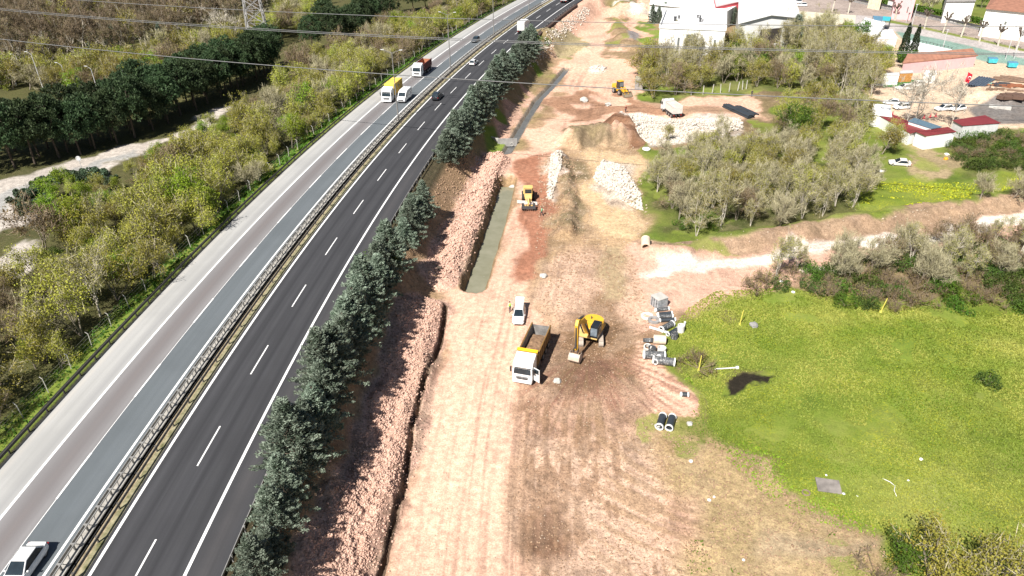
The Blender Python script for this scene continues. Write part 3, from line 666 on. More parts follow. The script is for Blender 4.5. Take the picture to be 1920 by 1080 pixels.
scatter([(1198, 150), (1222, 186), (1300, 176), (1390, 160), (1480, 168), (1640, 190), (1650, 112), (1640, 118), (1590, 84), (1500, 72), (1480, 108), (1390, 112), (1240, 118), (1200, 128)], 5.5, dict(thin=3, olive=1.8, yellow=1.0, brown=1.2, bare=1.0, green=.5, lime=.3), 1.05, 1.4, L_, G_, 17, 220)
L_, G_ = wood('in the scrub between rubble and sheds')
scatter([(1445, 195), (1600, 205), (1640, 245), (1690, 275), (1695, 292), (1640, 300), (1560, 285), (1440, 262)], 6.4, dict(olive=2.5, yellow=1.2, green=1.0, brown=1.8, skeleton=.3, thin=.8), .8, 1.2, L_, G_, 19, 150)
L_, G_ = wood('right of the red roofed sheds')
scatter([(1785, 262), (1960, 250), (1960, 318), (1870, 325), (1800, 318), (1770, 298)], 3.3, dict(bramble=3, brush=1.6, greenbush=1.4), .8, 1.2, L_, G_, 23, 140, cat='shrub')
L_, G_ = wood('south of the side road')
scatter([(1335, 540), (1390, 530), (1490, 512), (1620, 490), (1990, 440), (1990, 590), (1820, 590), (1700, 585), (1620, 592), (1560, 572), (1490, 545)], 3.0, dict(bramble=2.8, brush=2.8, greenbush=.8), .75, 1.2, L_, G_, 29, 240, cat='shrub')
scatter([(1360, 522), (1500, 498), (1640, 478), (1990, 430), (1990, 545), (1800, 550), (1640, 530), (1500, 522), (1400, 528)], 4.2, dict(bare=3, thin=1.2, brown=2, olive=.6), .62, .95, L_, G_, 31, 90)
L_, G_ = wood('on the bank above the side road')
scatter([(1480, 434), (1640, 404), (1960, 360), (1960, 380), (1640, 415), (1500, 440)], 6.0, dict(bare=3, yellow=.6, thin=.8), .7, 1.0, L_, G_, 37, 40)
# row of stone pines
def row(pts, kind, step, smin, smax, label, group, seed, z=-5.5, jit=.8, cat='tree', skip=lambda i: False):
    w = PL(pts, z); rr = random.Random(seed); i = 0
    for (ax, ay), (bx, by) in zip(w[:-1], w[1:]):
        L = math.hypot(bx-ax, by-ay); n = max(1, int(round(L/step)))
        for k in range(n):
            t = (k+.5)/n; i += 1
            if skip(i): continue
            plant(kind, ax+(bx-ax)*t+rr.uniform(-jit, jit), ay+(by-ay)*t+rr.uniform(-jit, jit), rr.uniform(smin, smax), label, cat, group)
row([(-70, 335), (0, 322), (130, 294), (200, 278), (270, 252), (330, 226), (400, 192), (455, 166), (520, 136)], 'pine', 4.8, .88, 1.1, 'stone pine in the front line of the dense row along the service road', 'front line of stone pines', 41, -2.0)
row([(-60, 292), (60, 282), (170, 262), (260, 232), (340, 200), (440, 158), (520, 124)], 'pine', 5.2, .92, 1.12, 'stone pine in the back line of the dense row along the service road', 'back line of stone pines', 42, -2.0)
row([(-60, 312), (100, 290), (200, 270), (300, 232), (400, 184), (515, 132)], 'pine', 5.6, .82, 1.0, 'stone pine in the middle line of the dense row along the service road', 'middle line of stone pines', 48, -2.0)
row([(575, 102), (640, 88), (690, 66), (738, 44)], 'pine', 6.5, .9, 1.1, 'stone pine in the second dark clump right of the pylon', 'stone pines right of the pylon', 43, -2.0)
row([(600, 82), (660, 66), (700, 44)], 'pine', 6.8, .9, 1.1, 'stone pine in the second dark clump right of the pylon', 'stone pines right of the pylon', 44, -2.0)
row([(738, 30), (790, 20), (850, 6)], 'pine', 7.5, .9, 1.1, 'stone pine in the farthest dark clump near the top edge', 'farthest stone pines', 45, -2.0)
# cedars on the slope right of the motorway
rr_ = random.Random(77)
def cedar_row(y0, y1, u0, step, group, smin, smax):
    y = y0; n = 0
    while y < y1:
        x, yy = road(u0+rr_.uniform(-.5, .5), y); plant('cedar', float(x), float(yy), (s_ := rr_.uniform(smin, smax)), 'silvery blue cedar in the '+group, 'tree', group, sz=s_*.78); y += step*rr_.uniform(.85, 1.15); n += 1
    return n
def yroad(px, py): return P(px, py, -2.5)[1]
cedar_row(yroad(470, 1120), yroad(520, 960), 13.8, 2.9, 'nearest cedar clump at the bottom edge', .62, .92)
cedar_row(yroad(540, 905), yroad(700, 520), 13.9, 1.9, 'long unbroken cedar row beside the dark asphalt', .66, 1.12)
cedar_row(yroad(735, 470), yroad(760, 405), 14.5, 2.5, 'cedar clump just past the gap with a low green shrub', .7, .85)
cedar_row(yroad(825, 312), yroad(985, 100), 14.6, 2.0, 'far cedar row reaching to the box truck', .78, 1.05)
p = PG(718, 500); plant('greenbush', p.x, p.y, 1.3, 'low olive green shrub filling the gap in the cedar row', 'shrub')
p = PG(1010, 88); plant('greenbush', p.x, p.y, 1.7, 'bright green bush at the far end of the cedar row', 'shrub')
p = PG(1000, 80); plant('greenbush', p.x-1, p.y+2, 1.5, 'darker green bush behind the far end of the cedar row', 'shrub')
# single plants
for px, py, kind, s, lab, cat in [
 (1850, 722, 'bramble', .75, 'lone dark bush standing in the meadow', 'bush'),
 (1690, 1060, 'green', .62, 'small dark evergreen tree at the lower right edge of the meadow', 'tree'),
 (1745, 1100, 'yellow', 1.1, 'pale yellow green tree cut by the bottom edge, left of its pair', 'tree'),
 (1830, 1108, 'olive', 1.2, 'olive tree cut by the bottom edge, right of its pair', 'tree'),
 (1640, 1075, 'brush', .9, 'dark leafless brush at the foot of the bottom right trees', 'shrub'),
 (1310, 690, 'brush', 1.0, 'dry brown brush with a yellow stake in it', 'shrub'),
 (115, 425, 'lime', 1.0, 'vivid lime green tree below the juniper island', 'tree'),
 (548, 280, 'lime', 1.15, 'brightest green round tree next to the motorway shoulder fence', 'tree'),
 (430, 95, 'skeleton', 1.3, 'large bleached bare tree just left of the steel pylon', 'tree'),
 (575, 135, 'rust', .8, 'reddish brown bare tree at the end of the pine row', 'tree'),
 (330, 142, 'rust', .5, 'dark red leaved shrub behind the pine row', 'shrub'),
 (172, 166, 'blossom', .55, 'small tree with white blossom behind the pine row', 'tree'),
 (1688, 118, 'cypress', 1.15, 'tall dark cypress between the white shed and the long pink house', 'tree'),
 (1708, 112, 'cypress', 1.0, 'slimmer cypress just right of the tallest one', 'tree'),
 (1652, 128, 'lime', 1.05, 'round vivid green willow beside the cypress', 'tree'),
 (1692, 128, 'green', 1.0, 'dark bushy tree under the cypress', 'tree'),
 (1484, 110, 'spruce', 1.7, 'large dark conifer right of the white hall', 'tree'),
 (1600, 88, 'green', 1.35, 'big dark evergreen left of the white flat roofed shed', 'tree'),
 (1250, 265, 'yellow', .6, 'young yellow green tree at the edge of the white rubble', 'tree'),
 (1840, 14, 'green', 1.25, 'dark leafy tree left of the large white house', 'tree'),
 (1770, 18, 'column', 1.2, 'narrow dark green tree before the second white house', 'tree'),
 (1745, 22, 'blossom', 1.2, 'pale blossoming tree beside the walled street', 'tree'),
 (1726, 16, 'olive', 1.0, 'yellowish tree right of the pink house', 'tree'),
 (1808, 26, 'rust', .9, 'rust coloured tree between the two white houses', 'tree'),
 (1650, -8, 'green', .8, 'low dark tree left of the pink house', 'tree')]:
    p = PG(px, py); k = 'cypress' if kind == 'column' else kind
    plant(k, p.x, p.y, s, lab, cat)
for i, (px, py, s) in enumerate([(1222, 44, .8), (1234, 44, .75), (1245, 40, .85), (1262, 18, 1.0), (1300, 20, .7), (1312, 18, .8), (1325, 17, .7), (1375, 48, .9), (1370, 38, .8), (1382, 30, .9)]):
    p = PG(px, py); plant('spruce', p.x, p.y, s, 'blue green conifer among the small group beside the white factory', 'tree', 'conifers beside the white factory')
for px, py, s, lab in [(55, 392, 1.15, 'front dark juniper mound on the traffic island'), (45, 372, 1.0, 'left juniper mound on the traffic island'), (80, 362, .95, 'middle juniper mound on the traffic island'),
                       (98, 345, 1.0, 'silvery juniper mound at the left tip of the long hedge strip'), (205, 342, .8, 'small juniper mound closing the hedge strip'), (168, 332, 1.0, 'silvery juniper mound right of the middle of the hedge strip'), (133, 334, 1.0, 'silvery juniper mound left of the middle of the hedge strip'), (115, 338, 1.0, 'silvery juniper mound left of the long hedge strip'), (150, 332, 1.0, 'silvery juniper mound in the middle of the hedge strip'), (185, 334, 1.0, 'silvery juniper mound at the right end of the hedge strip'), (75, 385, .9, 'right juniper mound on the traffic island')]:
    p = PG(px, py); plant('juniper', p.x, p.y, s*1.25, lab, 'shrub')
for a in [(100, 372), (128, 355)]:
    p = PG(*a); plant('lime', p.x, p.y, .8, 'vivid green young tree behind the juniper hedge', 'tree', 'vivid trees behind the juniper hedge')
# ------------------------------------------------------------------ mesh builder for hard things
class MB:
    def __init__(s): s.v = []; s.f = []
    def add(s, V, Fc):
        b = len(s.v); s.v += [tuple(p) for p in V]; s.f += [tuple(i+b for i in q) for q in Fc]; return s
    def box(s, c, d, rz=0.0, rx=0.0, ry=0.0, tx=1.0, ty=1.0, shy=0.0):
        """box of centre c and size d; tx, ty narrow the top; shy shifts the top forward"""
        M = Matrix.Rotation(rz, 3, 'Z') @ Matrix.Rotation(ry, 3, 'Y') @ Matrix.Rotation(rx, 3, 'X'); V = []
        for z in (-1, 1):
            kx, ky, sh = (tx, ty, shy) if z > 0 else (1, 1, 0)
            for x, y in ((-1, -1), (1, -1), (1, 1), (-1, 1)):
                V.append(Vector(c)+M @ Vector((x*d[0]/2*kx, y*d[1]/2*ky+sh, z*d[2]/2)))
        return s.add(V, [(3, 2, 1, 0), (4, 5, 6, 7), (0, 1, 5, 4), (1, 2, 6, 5), (2, 3, 7, 6), (3, 0, 4, 7)])
    def prism(s, prof, x0, x1):
        """side outline (y, z) pushed from x0 to x1"""
        n = len(prof); V = [(x0, y, z) for y, z in prof]+[(x1, y, z) for y, z in prof]
        return s.add(V, [tuple(range(n))[::-1], tuple(range(n, 2*n))]+[(i, (i+1) % n, n+(i+1) % n, n+i) for i in range(n)])
    def cyl(s, p0, p1, r0, r1=None, n=12, caps=True):
        r1 = r0 if r1 is None else r1; p0, p1 = Vector(p0), Vector(p1); d = (p1-p0).normalized(); a = d.orthogonal().normalized(); b = d.cross(a); V = []
        for p, r in ((p0, r0), (p1, r1)):
            for k in range(n):
                t = 2*math.pi*k/n; V.append(p+(a*math.cos(t)+b*math.sin(t))*r)
        Fc = [(k, (k+1) % n, n+(k+1) % n, n+k) for k in range(n)]
        if caps: Fc += [tuple(range(n))[::-1], tuple(range(n, 2*n))]
        return s.add(V, Fc)
    def tube(s, pts, r, n=6):
        for a, b in zip(pts[:-1], pts[1:]): s.cyl(a, b, r, n=n)
        return s
    def pipe(s, p0, p1, ro, ri, n=18):
        p0, p1 = Vector(p0), Vector(p1); d = (p1-p0).normalized(); a = d.orthogonal().normalized(); b = d.cross(a); V = []
        for p, r in ((p0, ro), (p1, ro), (p1, ri), (p0, ri)):
            for k in range(n):
                t = 2*math.pi*k/n; V.append(p+(a*math.cos(t)+b*math.sin(t))*r)
        return s.add(V, [(q*n+k, q*n+(k+1) % n, ((q+1) % 4)*n+(k+1) % n, ((q+1) % 4)*n+k) for q in range(4) for k in range(n)])
    def quad(s, a, b, c, d, th=.02):
        """thin panel on four corners"""
        a, b, c, d = map(Vector, (a, b, c, d)); n = (b-a).cross(d-a).normalized()*th
        return s.add([a, b, c, d, a+n, b+n, c+n, d+n], [(3, 2, 1, 0), (4, 5, 6, 7), (0, 1, 5, 4), (1, 2, 6, 5), (2, 3, 7, 6), (3, 0, 4, 7)])
    def loft(s, rings):
        n = len(rings[0]); V = [p for r in rings for p in r]
        Fc = [(i*n+k, i*n+(k+1) % n, (i+1)*n+(k+1) % n, (i+1)*n+k) for i in range(len(rings)-1) for k in range(n)]
        return s.add(V, Fc+[tuple(range(n))[::-1], tuple(range((len(rings)-1)*n, len(rings)*n))])
    def out(s, name, m, parent=None, bevel=0.0, seg=2, smooth=False, tags=None):
        me = bpy.data.meshes.new(name); me.from_pydata(s.v, [], s.f)
        bm = bmesh.new(); bm.from_mesh(me); bmesh.ops.recalc_face_normals(bm, faces=bm.faces)
        if bevel:
            ed = [e for e in bm.edges if len(e.link_faces) == 2 and e.calc_face_angle(0) > .5]
            bmesh.ops.bevel(bm, geom=ed, offset=bevel, segments=seg, profile=.6, affect='EDGES', clamp_overlap=True)
        bm.to_mesh(me); bm.free()
        if smooth:
            for p in me.polygons: p.use_smooth = True
        for mm in (m if isinstance(m, (list, tuple)) else [m]): me.materials.append(mm)
        o = bpy.data.objects.new(name, me); COL.objects.link(o)
        if parent: o.parent = parent
        if tags: tag(o, **tags)
        return o
DUST = (.42, .32, .24)
WHITEP = mat('white_paint', (.74, .74, .73), .35, var=.04, coat=.3, dirt=((.5, .45, .4), .12)); WHITED = mat('dusty_white_paint', (.62, .58, .53), .6, var=.1, dirt=(DUST, .35))
BLACKP = mat('black_paint', (.018, .02, .024), .25, coat=.5); GLASS = mat('dark_glass', (.018, .028, .036), .08, var=.3, scale=1.2); GLASSB = mat('reflecting_glass', (.16, .19, .22), .12, var=.4, scale=2)
TYRE = mat('tyre_rubber', (.03, .028, .026), .9, dirt=(DUST, .2)); RIM = mat('rim_metal', (.4, .4, .4), .4, .5); DGREY = mat('dark_grey_steel', (.06, .06, .062), .6, dirt=(DUST, .18))
CATY = mat('machine_yellow', (.72, .40, .035), .45, var=.12, dirt=(DUST, .25)); CATYP = mat('faded_machine_yellow', (.68, .45, .16), .6, var=.12, dirt=(DUST, .3))
TIPY = mat('tipper_yellow', (.80, .42, .02), .45, dirt=((.35, .2, .1), .2)); TIPO = mat('worn_tipper_brown', (.22, .12, .035), .6, dirt=(DUST, .25)); TIPIN = mat('scraped_steel_inside', (.20, .19, .18), .7, var=.35, scale=1.2, dirt=((.5, .48, .45), .3))
SOILM = patch_mat('loaded_soil', (.34, .21, .12), (.14, .08, .045), 1.6, bump=1.0); TRACKM = mat('dusty_track_steel', (.40, .34, .28), .8, dirt=((.22, .16, .12), .35)); STEELD = mat('worn_bucket_steel', (.50, .40, .32), .7, var=.2, dirt=((.25, .17, .12), .3))
REDD = mat('dark_red_tipper', (.15, .022, .02), .5, dirt=((.3, .12, .08), .2)); RUSTIN = mat('rusty_inside', (.36, .15, .08), .8, dirt=((.5, .3, .2), .3)); CONTY = mat('container_yellow', (.78, .52, .10), .5, var=.07, dirt=((.5, .4, .2), .12))
LAMPW = mat('headlamp_glass', (.55, .57, .6), .15); LAMPR = mat('tail_lamp_red', (.35, .02, .02), .25); CHROME = mat('plate_white', (.7, .7, .68), .5); BODYG = mat('dark_bluish_paint', (.03, .045, .06), .25, coat=.4); HVIS = mat('hi_vis_vest', (.45, .75, .12), .8); SKIN = mat('skin', (.42, .26, .18), .7); CLOTHD = mat('dark_cloth', (.03, .03, .04), .9); CLOTHR = mat('red_brown_cloth', (.22, .05, .04), .9); HAIR = mat('dark_hair', (.03, .02, .015), .8)
def wheel(par, x, y, r, w, name='wheel'):
    s = 1 if x > 0 else -1
    o = MB().cyl((x-w/2, y, r), (x+w/2, y, r), r, n=20).out(name, TYRE, par, .03)
    MB().cyl((x+s*(w/2-.02), y, r), (x+s*(w/2+.015), y, r), r*.58, n=14).out('rim', RIM, o)
def aim(pf, pr, z=None):
    """place a vehicle by the picture points of its front and rear on the ground: location, heading, length"""
    if z is None: a, b = PG(*pf), PG(*pr)
    else: a, b = Vector((*P(*pf, z), z)), Vector((*P(*pr, z), z))
    c = (a+b)/2; d = a-b; return c, math.atan2(-d.x, d.y), math.hypot(d.x, d.y)
def on_road(u, px, py, away=True):
    y = P(px, py, 0)[1]; x, yy = road(u, y); a = math.atan2(-float(CS(y)), 1)
    return Vector((float(x), float(yy), .005)), a if away else a+math.pi
def car(loc, rz, label, group=None, L=4.4, W=1.78, H=1.45, paint=None, kind='sedan', name='parked_car', hatch=False, cat='car', door=False, z0=None):
    """forward is +Y; lower body lofted along the car, cabin on top with separate panes"""
    paint = paint or WHITEP; e = empty(name, loc, rz, label, cat, group); l = L/2; w = W/2; belt = H*.60; boot = {'sedan': .80, 'hatch': .99, 'wagon': .99}[kind]
    st = [(-l, .60, .42, belt*.84), (-l+.05, .76, .34, belt*.94), (-l+.2, .90, .24, belt*.99), (-l+.7, 1, .22, belt*1.02), (-l*.3, 1, .22, belt), (l*.32, 1, .22, belt), (l*.62, .98, .22, belt*.93), (l-.3, .90, .24, belt*.84), (l-.07, .76, .32, belt*.70), (l, .60, .40, belt*.58)]
    rings = []
    for y, k, zl, zh in st:
        a = w*k; rings.append([(-a*.92, y, zl), (-a, y, zl+.12), (-a, y, zh*.72), (-a*.9, y, zh), (a*.9, y, zh), (a, y, zh*.72), (a, y, zl+.12), (a*.92, y, zl)])
    MB().loft(rings).out('body', paint, e, .09, 3, True)
    fr, ft = l*.46, l*.03; br, bt = -l*boot, -l*(boot-.26); zb = belt-.04; zt = H; wb = w*.88; wt = w*.68
    base = [(-wb, br, zb), (wb, br, zb), (wb, fr, zb), (-wb, fr, zb)]; top = [(-wt, bt, zt), (wt, bt, zt), (wt, ft, zt), (-wt, ft, zt)]
    mb = MB(); mb.loft([base, top]); mb.out('cabin', paint, e, .07, 3, True)
    def pane(nm, a, b, c, d, f=.11, off=.018):
        p = [Vector(q) for q in (a, b, c, d)]; cc = sum(p, Vector())/4; n = (p[1]-p[0]).cross(p[3]-p[0]).normalized()*off
        p = [q.lerp(cc, f)+n for q in p]; MB().quad(*p, th=.01).out(nm, GLASS, e)
    B, T = base, top
    pane('windscreen', B[3], B[2], T[2], T[3]) if False else pane('windscreen', B[2], B[3], T[3], T[2])
    if not hatch: pane('rear_window', B[0], B[1], T[1], T[0])
    pane('side_window', B[1], B[2], T[2], T[1], .13); pane('side_window', B[3], B[0], T[0], T[3], .13)
    for x in (-w+.12, w-.12):
        for y in (-l*.62, l*.64): wheel(e, x, y, .32, .2)
        MB().box((x*.86, l-.16, belt*.68), (.36, .16, .12)).out('headlight', LAMPW, e, .03); MB().box((x*.9, -l+.09, belt*.8), (.28, .1, .14)).out('tail_light', LAMPR, e, .02)
        MB().box((x*1.16, l*.28, belt+.02), (.16, .12, .12)).out('mirror', paint, e, .03)
    MB().box((0, l-.06, belt*.5), (W*.5, .12, .12)).out('grille', DGREY, e, .02)
    if hatch:
        MB().quad((-wb*.85, br+.05, zb-.15), (wb*.85, br+.05, zb-.15), (wt*.9, bt+.05, zt-.08), (-wt*.9, bt+.05, zt-.08), .03).out('boot_opening', DGREY, e)
        g = MB().quad((-wt, bt, zt+.02), (wt, bt, zt+.02), (wt*1.05, bt-1.0, zt+.32), (-wt*1.05, bt-1.0, zt+.32), -.08).out('tailgate', paint, e, .02, tags=dict(label='raised white tailgate'))
        MB().quad((-wt*.8, bt-.1, zt-.07), (wt*.8, bt-.1, zt-.07), (wt*.8, bt-.6, zt+.08), (-wt*.8, bt-.6, zt+.08), .01).out('pane', GLASS, g)
    if door: MB().box((w+.42, .35, belt*.72), (.9, .07, .55), rz=-.35).out('door', paint, e, .02, tags=dict(label='driver side door standing open'))
    return e
def cab(e, y0, w=2.45, h=3.5, ln=2.2, deflector=True, paint=None, emblem=False, doorside=0):
    """truck cab whose front bumper is at y0"""
    paint = paint or WHITEP; zf = .42
    prof = [(y0, zf), (y0+.02, 1.25), (y0-.16, 2.35), (y0-.38, h-.55), (y0-.62, h-.38), (y0-ln+.1, h), (y0-ln, h-.1), (y0-ln, zf+.4)]
    MB().prism(prof, -w/2, w/2).out('cab', paint, e, .07, 3)
    def on(z): return y0+.02-(z-1.25)/1.1*.18 if z > 1.25 else y0+.01
    a, b = 1.62, 2.55
    MB().quad((w*.44, on(a)+.012, a), (-w*.44, on(a)+.012, a), (-w*.41, on(b)-.03, b), (w*.41, on(b)-.03, b), .02).out('windscreen', GLASS, e)
    MB().box((0, on(b)+.10, b+.12), (w*.84, .28, .05), rx=.25).out('sun_visor', paint, e, .01)
    for s in (-1, 1):
        MB().box((s*(w/2+.004), y0-.72, 2.05), (.02, .85, .72)).out('side_window', GLASS, e, .01)
        m = MB(); m.box((s*(w/2+.22), y0-.12, 2.1), (.2, .1, .75)); m.box((s*(w/2+.1), y0-.12, 2.42), (.3, .05, .05)); m.out('mirror', BLACKP, e, .02)
        MB().box((s*w*.39, y0+.03, .75), (.42, .06, .22)).out('headlight', LAMPW, e, .02)
        wheel(e, s*(w/2-.17), y0-1.35, .52, .32)
    g = MB(); [g.box((0, y0+.035, z), (w*.62, .05, .07)) for z in (1.0, 1.14, 1.28)]; g.box((0, y0+.02, .98), (w*.5, .06, .18)); g.out('grille', DGREY, e, .01)
    MB().box((0, y0+.03, .5), (w*.96, .12, .28)).out('bumper', paint, e, .04)
    MB().box((0, y0+.1, .5), (.5, .02, .13)).out('number_plate', CHROME, e)
    if emblem:
        g = MB(); n = 16; pts = [(math.cos(i*6.283/n)*.13, y0+.07, 1.21+math.sin(i*6.283/n)*.13) for i in range(n+1)]; g.tube(pts, .014)
        for k in range(3): t = R(90+120*k); g.cyl((0, y0+.07, 1.21), (math.cos(t)*.12, y0+.07, 1.21+math.sin(t)*.12), .018, .005)
        g.out('emblem', RIM, e)
        g = MB(); [g.box(((i-3)*.17, on(b)+.02, b-.06), (.11, .02, .12)) for i in range(7)]; g.out('windscreen_lettering', CHROME, e)
    if doorside:
        s = doorside; d = MB().box((s*(w/2+.46), y0-.42, 1.55), (.07, 1.0, 1.9), rz=-s*1.1).out('door', paint, e, .03, tags=dict(label='cab door swung open'))
        MB().box((s*(w/2+.47), y0-.39, 2.08), (.09, .74, .62), rz=-s*1.1).out('door_window', GLASS, d)
def truck(loc, rz, label, L, body, group=None, emblem=False, doorside=0, name='truck', axles=3, cat='truck'):
    e = empty(name, loc, rz, label, cat, group); yf = L/2; cab(e, yf, emblem=emblem, doorside=doorside, h=3.45 if body != 'van' else 3.0); y1 = yf-2.45; y0 = -L/2; W = 2.46
    m = MB(); [m.box((s*.42, (y1+y0)/2, .85), (.14, y1-y0+1, .24)) for s in (-1, 1)]; m.box((0, y1-.2, .9), (2.3, .7, .55)); m.out('chassis', DGREY, e, .02)
    for s in (-1, 1):
        for k in range(axles): wheel(e, s*(W/2-.2), y0+1.0+k*1.32, .5, .42)
        MB().box((s*1.0, y1-1.2, .75), (.45, 1.2, .55)).out('fuel_tank', DGREY, e, .06)
        MB().box((s*.95, y0-.02, .85), (.4, .08, .16)).out('tail_light', LAMPR, e, .01)
    bl = y1-y0-.15; yc = (y1+y0)/2-.08
    if body in ('tipper', 'redtipper', 'paletipper'):
        po = {'tipper': TIPO, 'redtipper': REDD, 'paletipper': WHITED}[body]; pi = {'tipper': TIPIN, 'redtipper': RUSTIN, 'paletipper': WHITED}[body]
        zb, zt = 1.25, 2.95; t = .09; m = MB()
        for s in (-1, 1):
            m.box((s*(W/2-t/2), yc, (zb+zt)/2), (t, bl, zt-zb)); m.box((s*(W/2+.02), yc, zt), (.14, bl, .12))
            for k in range(7): m.box((s*(W/2+.045), yc-bl/2+bl*(k+.5)/7, (zb+zt)/2), (.09, .1, zt-zb-.1))
        m.box((0, yc, zb), (W, bl, .12)); m.out('tipper_body', po, e, .01)
        m = MB(); m.box((0, yc-bl/2+.05, (zb+zt)/2-.1), (W-.2, .1, zt-zb-.25)); m.out('tailboard', pi if body == 'redtipper' else po, e, .01)
        m = MB(); m.box((0, yc+bl/2-.05, (zb+zt)/2), (W-.2, .1, zt-zb)); m.out('headboard', TIPY if body == 'tipper' else po, e, .01)
        if body != 'redtipper' or True:
            m = MB(); m.box((0, yc, zb+.09), (W-.24, bl-.22, .06)); [m.box((s*(W/2-t-.01), yc, (zb+zt)/2), (.02, bl-.22, zt-zb-.1)) for s in (-1, 1)]; m.box((0, yc-bl/2+.12, (zb+zt)/2), (W-.26, .02, zt-zb-.3)); m.out('lining', pi, e)
        if body == 'tipper':
            MB().box((0, yc+bl/2+.10, zt+.50), (W+.16, .42, .2), rx=-.3).out('cab_guard', TIPY, e, .03, tags=dict(label='bright yellow guard plate above the cab'))
            load(e, W-.34, bl-.9, yc+.25, zb+.55, .55)
        if body == 'paletipper':
            MB().box((0, yc+bl/2+.3, zt+.12), (W, .9, .12)).out('cab_guard', WHITED, e, .02); load(e, W-.34, bl-.4, yc, zb+.9, .35, patch_mat('pale_load', (.66, .6, .52), (.5, .42, .34), 1.2))
    elif body == 'container':
        h = 2.55; z = 1.25; o = MB().box((0, yc, z+h/2), (W, bl, h)).out('container', CONTY, e, .02)
        m = MB(); n = int(bl/.28)
        for s in (-1, 1):
            for k in range(n): m.box((s*(W/2+.015), yc-bl/2+.2+(bl-.4)*(k+.5)/n, z+h/2), (.05, .12, h-.3))
        for k in range(n): m.box((0, yc-bl/2+.2+(bl-.4)*(k+.5)/n, z+h+.01), (W-.2, .12, .04))
        for k in range(7): m.box((-W/2+.25+(W-.5)*k/6, yc+bl/2+.015, z+h/2), (.16, .05, h-.3))
        m.out('corrugation', CONTY, o, .008)
        k = MB(); k.box((W/2+.06, yc+.3, z+h*.55+.35), (.02, .7, .28)); k.box((W/2+.06, yc+.05, z+h*.55), (.02, .3, .9)); k.box((W/2+.06, yc-.1, z+h*.55-.45), (.02, .5, .28))
        for q in (1, -1):
            k2 = MB(); k2.box((q*(W/2+.06), yc+.25, z+h*.58+.32), (.02, .75, .3)); k2.box((q*(W/2+.06), yc, z+h*.58-.1), (.02, .3, .8), rx=.2); k2.out('emblem', BLACKP, o)
    elif body == 'box':
        o = MB().box((0, yc, 1.15+1.35), (W+.04, bl, 2.7)).out('box_body', WHITEP, e, .03)
        MB().box((0, yc-bl/2-.015, 2.45), (W-.2, .03, 2.3)).out('rear_door', WHITED, o, .01)
    return e
def load(e, w, l, yc, z, hh, m=None):
    """heap of loose soil inside a body"""
    nx, ny = 22, 44; x, y = np.meshgrid(np.linspace(-w/2, w/2, nx), np.linspace(-l/2, l/2, ny)); r = np.maximum(np.abs(x)/(w/2), np.abs(y)/(l/2))
    zz = z-.12+hh*(1-r**2.2)*(.55+.7*fbm(x+5, y+9, 1.4, 4, 3))+(fbm(x, y, .4, 3, 8)-.5)*.22
    i = np.arange(nx*ny).reshape(ny, nx); q = np.stack([i[:-1, :-1].ravel(), i[:-1, 1:].ravel(), i[1:, 1:].ravel(), i[1:, :-1].ravel()], 1)
    np_mesh('load', np.stack([x.ravel(), y.ravel()+yc, zz.ravel()], 1), q, m or SOILM, e, True)
def van(loc, rz, label):
    e = empty('delivery_van', loc, rz, label, 'van'); L, W, H = 5.9, 2.0, 2.55; l = L/2
    prof = [(l, .35), (l+.02, .85), (l-.15, 1.12), (l-.85, 1.38), (l-1.55, 2.2), (l-2.1, H-.12), (l-2.6, H), (-l+.05, H), (-l, H-.1), (-l, .4)]
    MB().prism(prof, -W/2, W/2).out('body', WHITEP, e, .08, 3)
    a, b = Vector((0, l-.90, 1.42)), Vector((0, l-1.53, 2.17)); MB().quad((W*.43, a.y+.02, a.z), (-W*.43, a.y+.02, a.z), (-W*.39, b.y+.03, b.z+.02), (W*.39, b.y+.03, b.z+.02), .02).out('windscreen', GLASS, e)
    MB().box((0, l-.02, .78), (1.3, .1, .34)).out('grille', DGREY, e, .03); MB().box((0, l+.03, .5), (.5, .03, .13)).out('number_plate', CHROME, e)
    MB().box((0, l, .42), (1.9, .12, .2)).out('bumper', DGREY, e, .03)
    for s in (-1, 1):
        MB().box((s*(W/2+.003), l-1.75, 1.75), (.02, .9, .5)).out('side_window', GLASS, e, .01); MB().box((s*.78, l-.1, .98), (.34, .16, .2)).out('headlight', LAMPW, e, .03)
        MB().box((s*(W/2+.14), l-1.3, 1.5), (.16, .12, .3)).out('mirror', BLACKP, e, .03)
        for y in (l-.95, -l+1.15): wheel(e, s*(W/2-.12), y, .35, .22)
    return e

# ---- moving traffic
loc, rz = on_road(-5.5, 20, 1075, False); car(loc, rz, 'white saloon car cut by the lower left corner, driving in the blue grey lane', paint=WHITEP, L=4.7, W=1.85, H=1.45, kind='sedan', name='car')
loc, rz = on_road(-9.15, 712, 188, False); truck(loc, rz, 'white lorry carrying a short yellow shipping container', 8.9, 'container', name='container_lorry', axles=2, cat='lorry')
loc, rz = on_road(-5.7, 750, 190, False); van(loc, rz, 'white delivery van beside the yellow container lorry')
loc, rz = on_road(-9.15, 783, 141, False); truck(loc, rz, 'white lorry with an empty dark red tipper body', 9.6, 'redtipper', name='tipper_lorry', axles=3, cat='lorry')
loc, rz = on_road(-5.7, 886, 80, False); car(loc, rz, 'dark bluish car driving alone in the blue grey lane', paint=BODYG, kind='wagon', H=1.5, L=4.6, name='car')
loc, rz = on_road(1.9, 827, 184, True); car(loc, rz, 'black off road car in the left lane of the dark carriageway', paint=BLACKP, kind='wagon', H=1.7, L=4.7, W=1.88, name='car')
loc, rz = on_road(2.1, 889, 120, True); car(loc, rz, 'small white car in the left lane of the dark carriageway', paint=WHITEP, kind='hatch', L=4.1, name='car')
loc, rz = on_road(5.7, 976, 58, True); truck(loc, rz, 'white box truck rear doors towards us behind the cedar tops', 8.0, 'box', name='box_truck', axles=2)
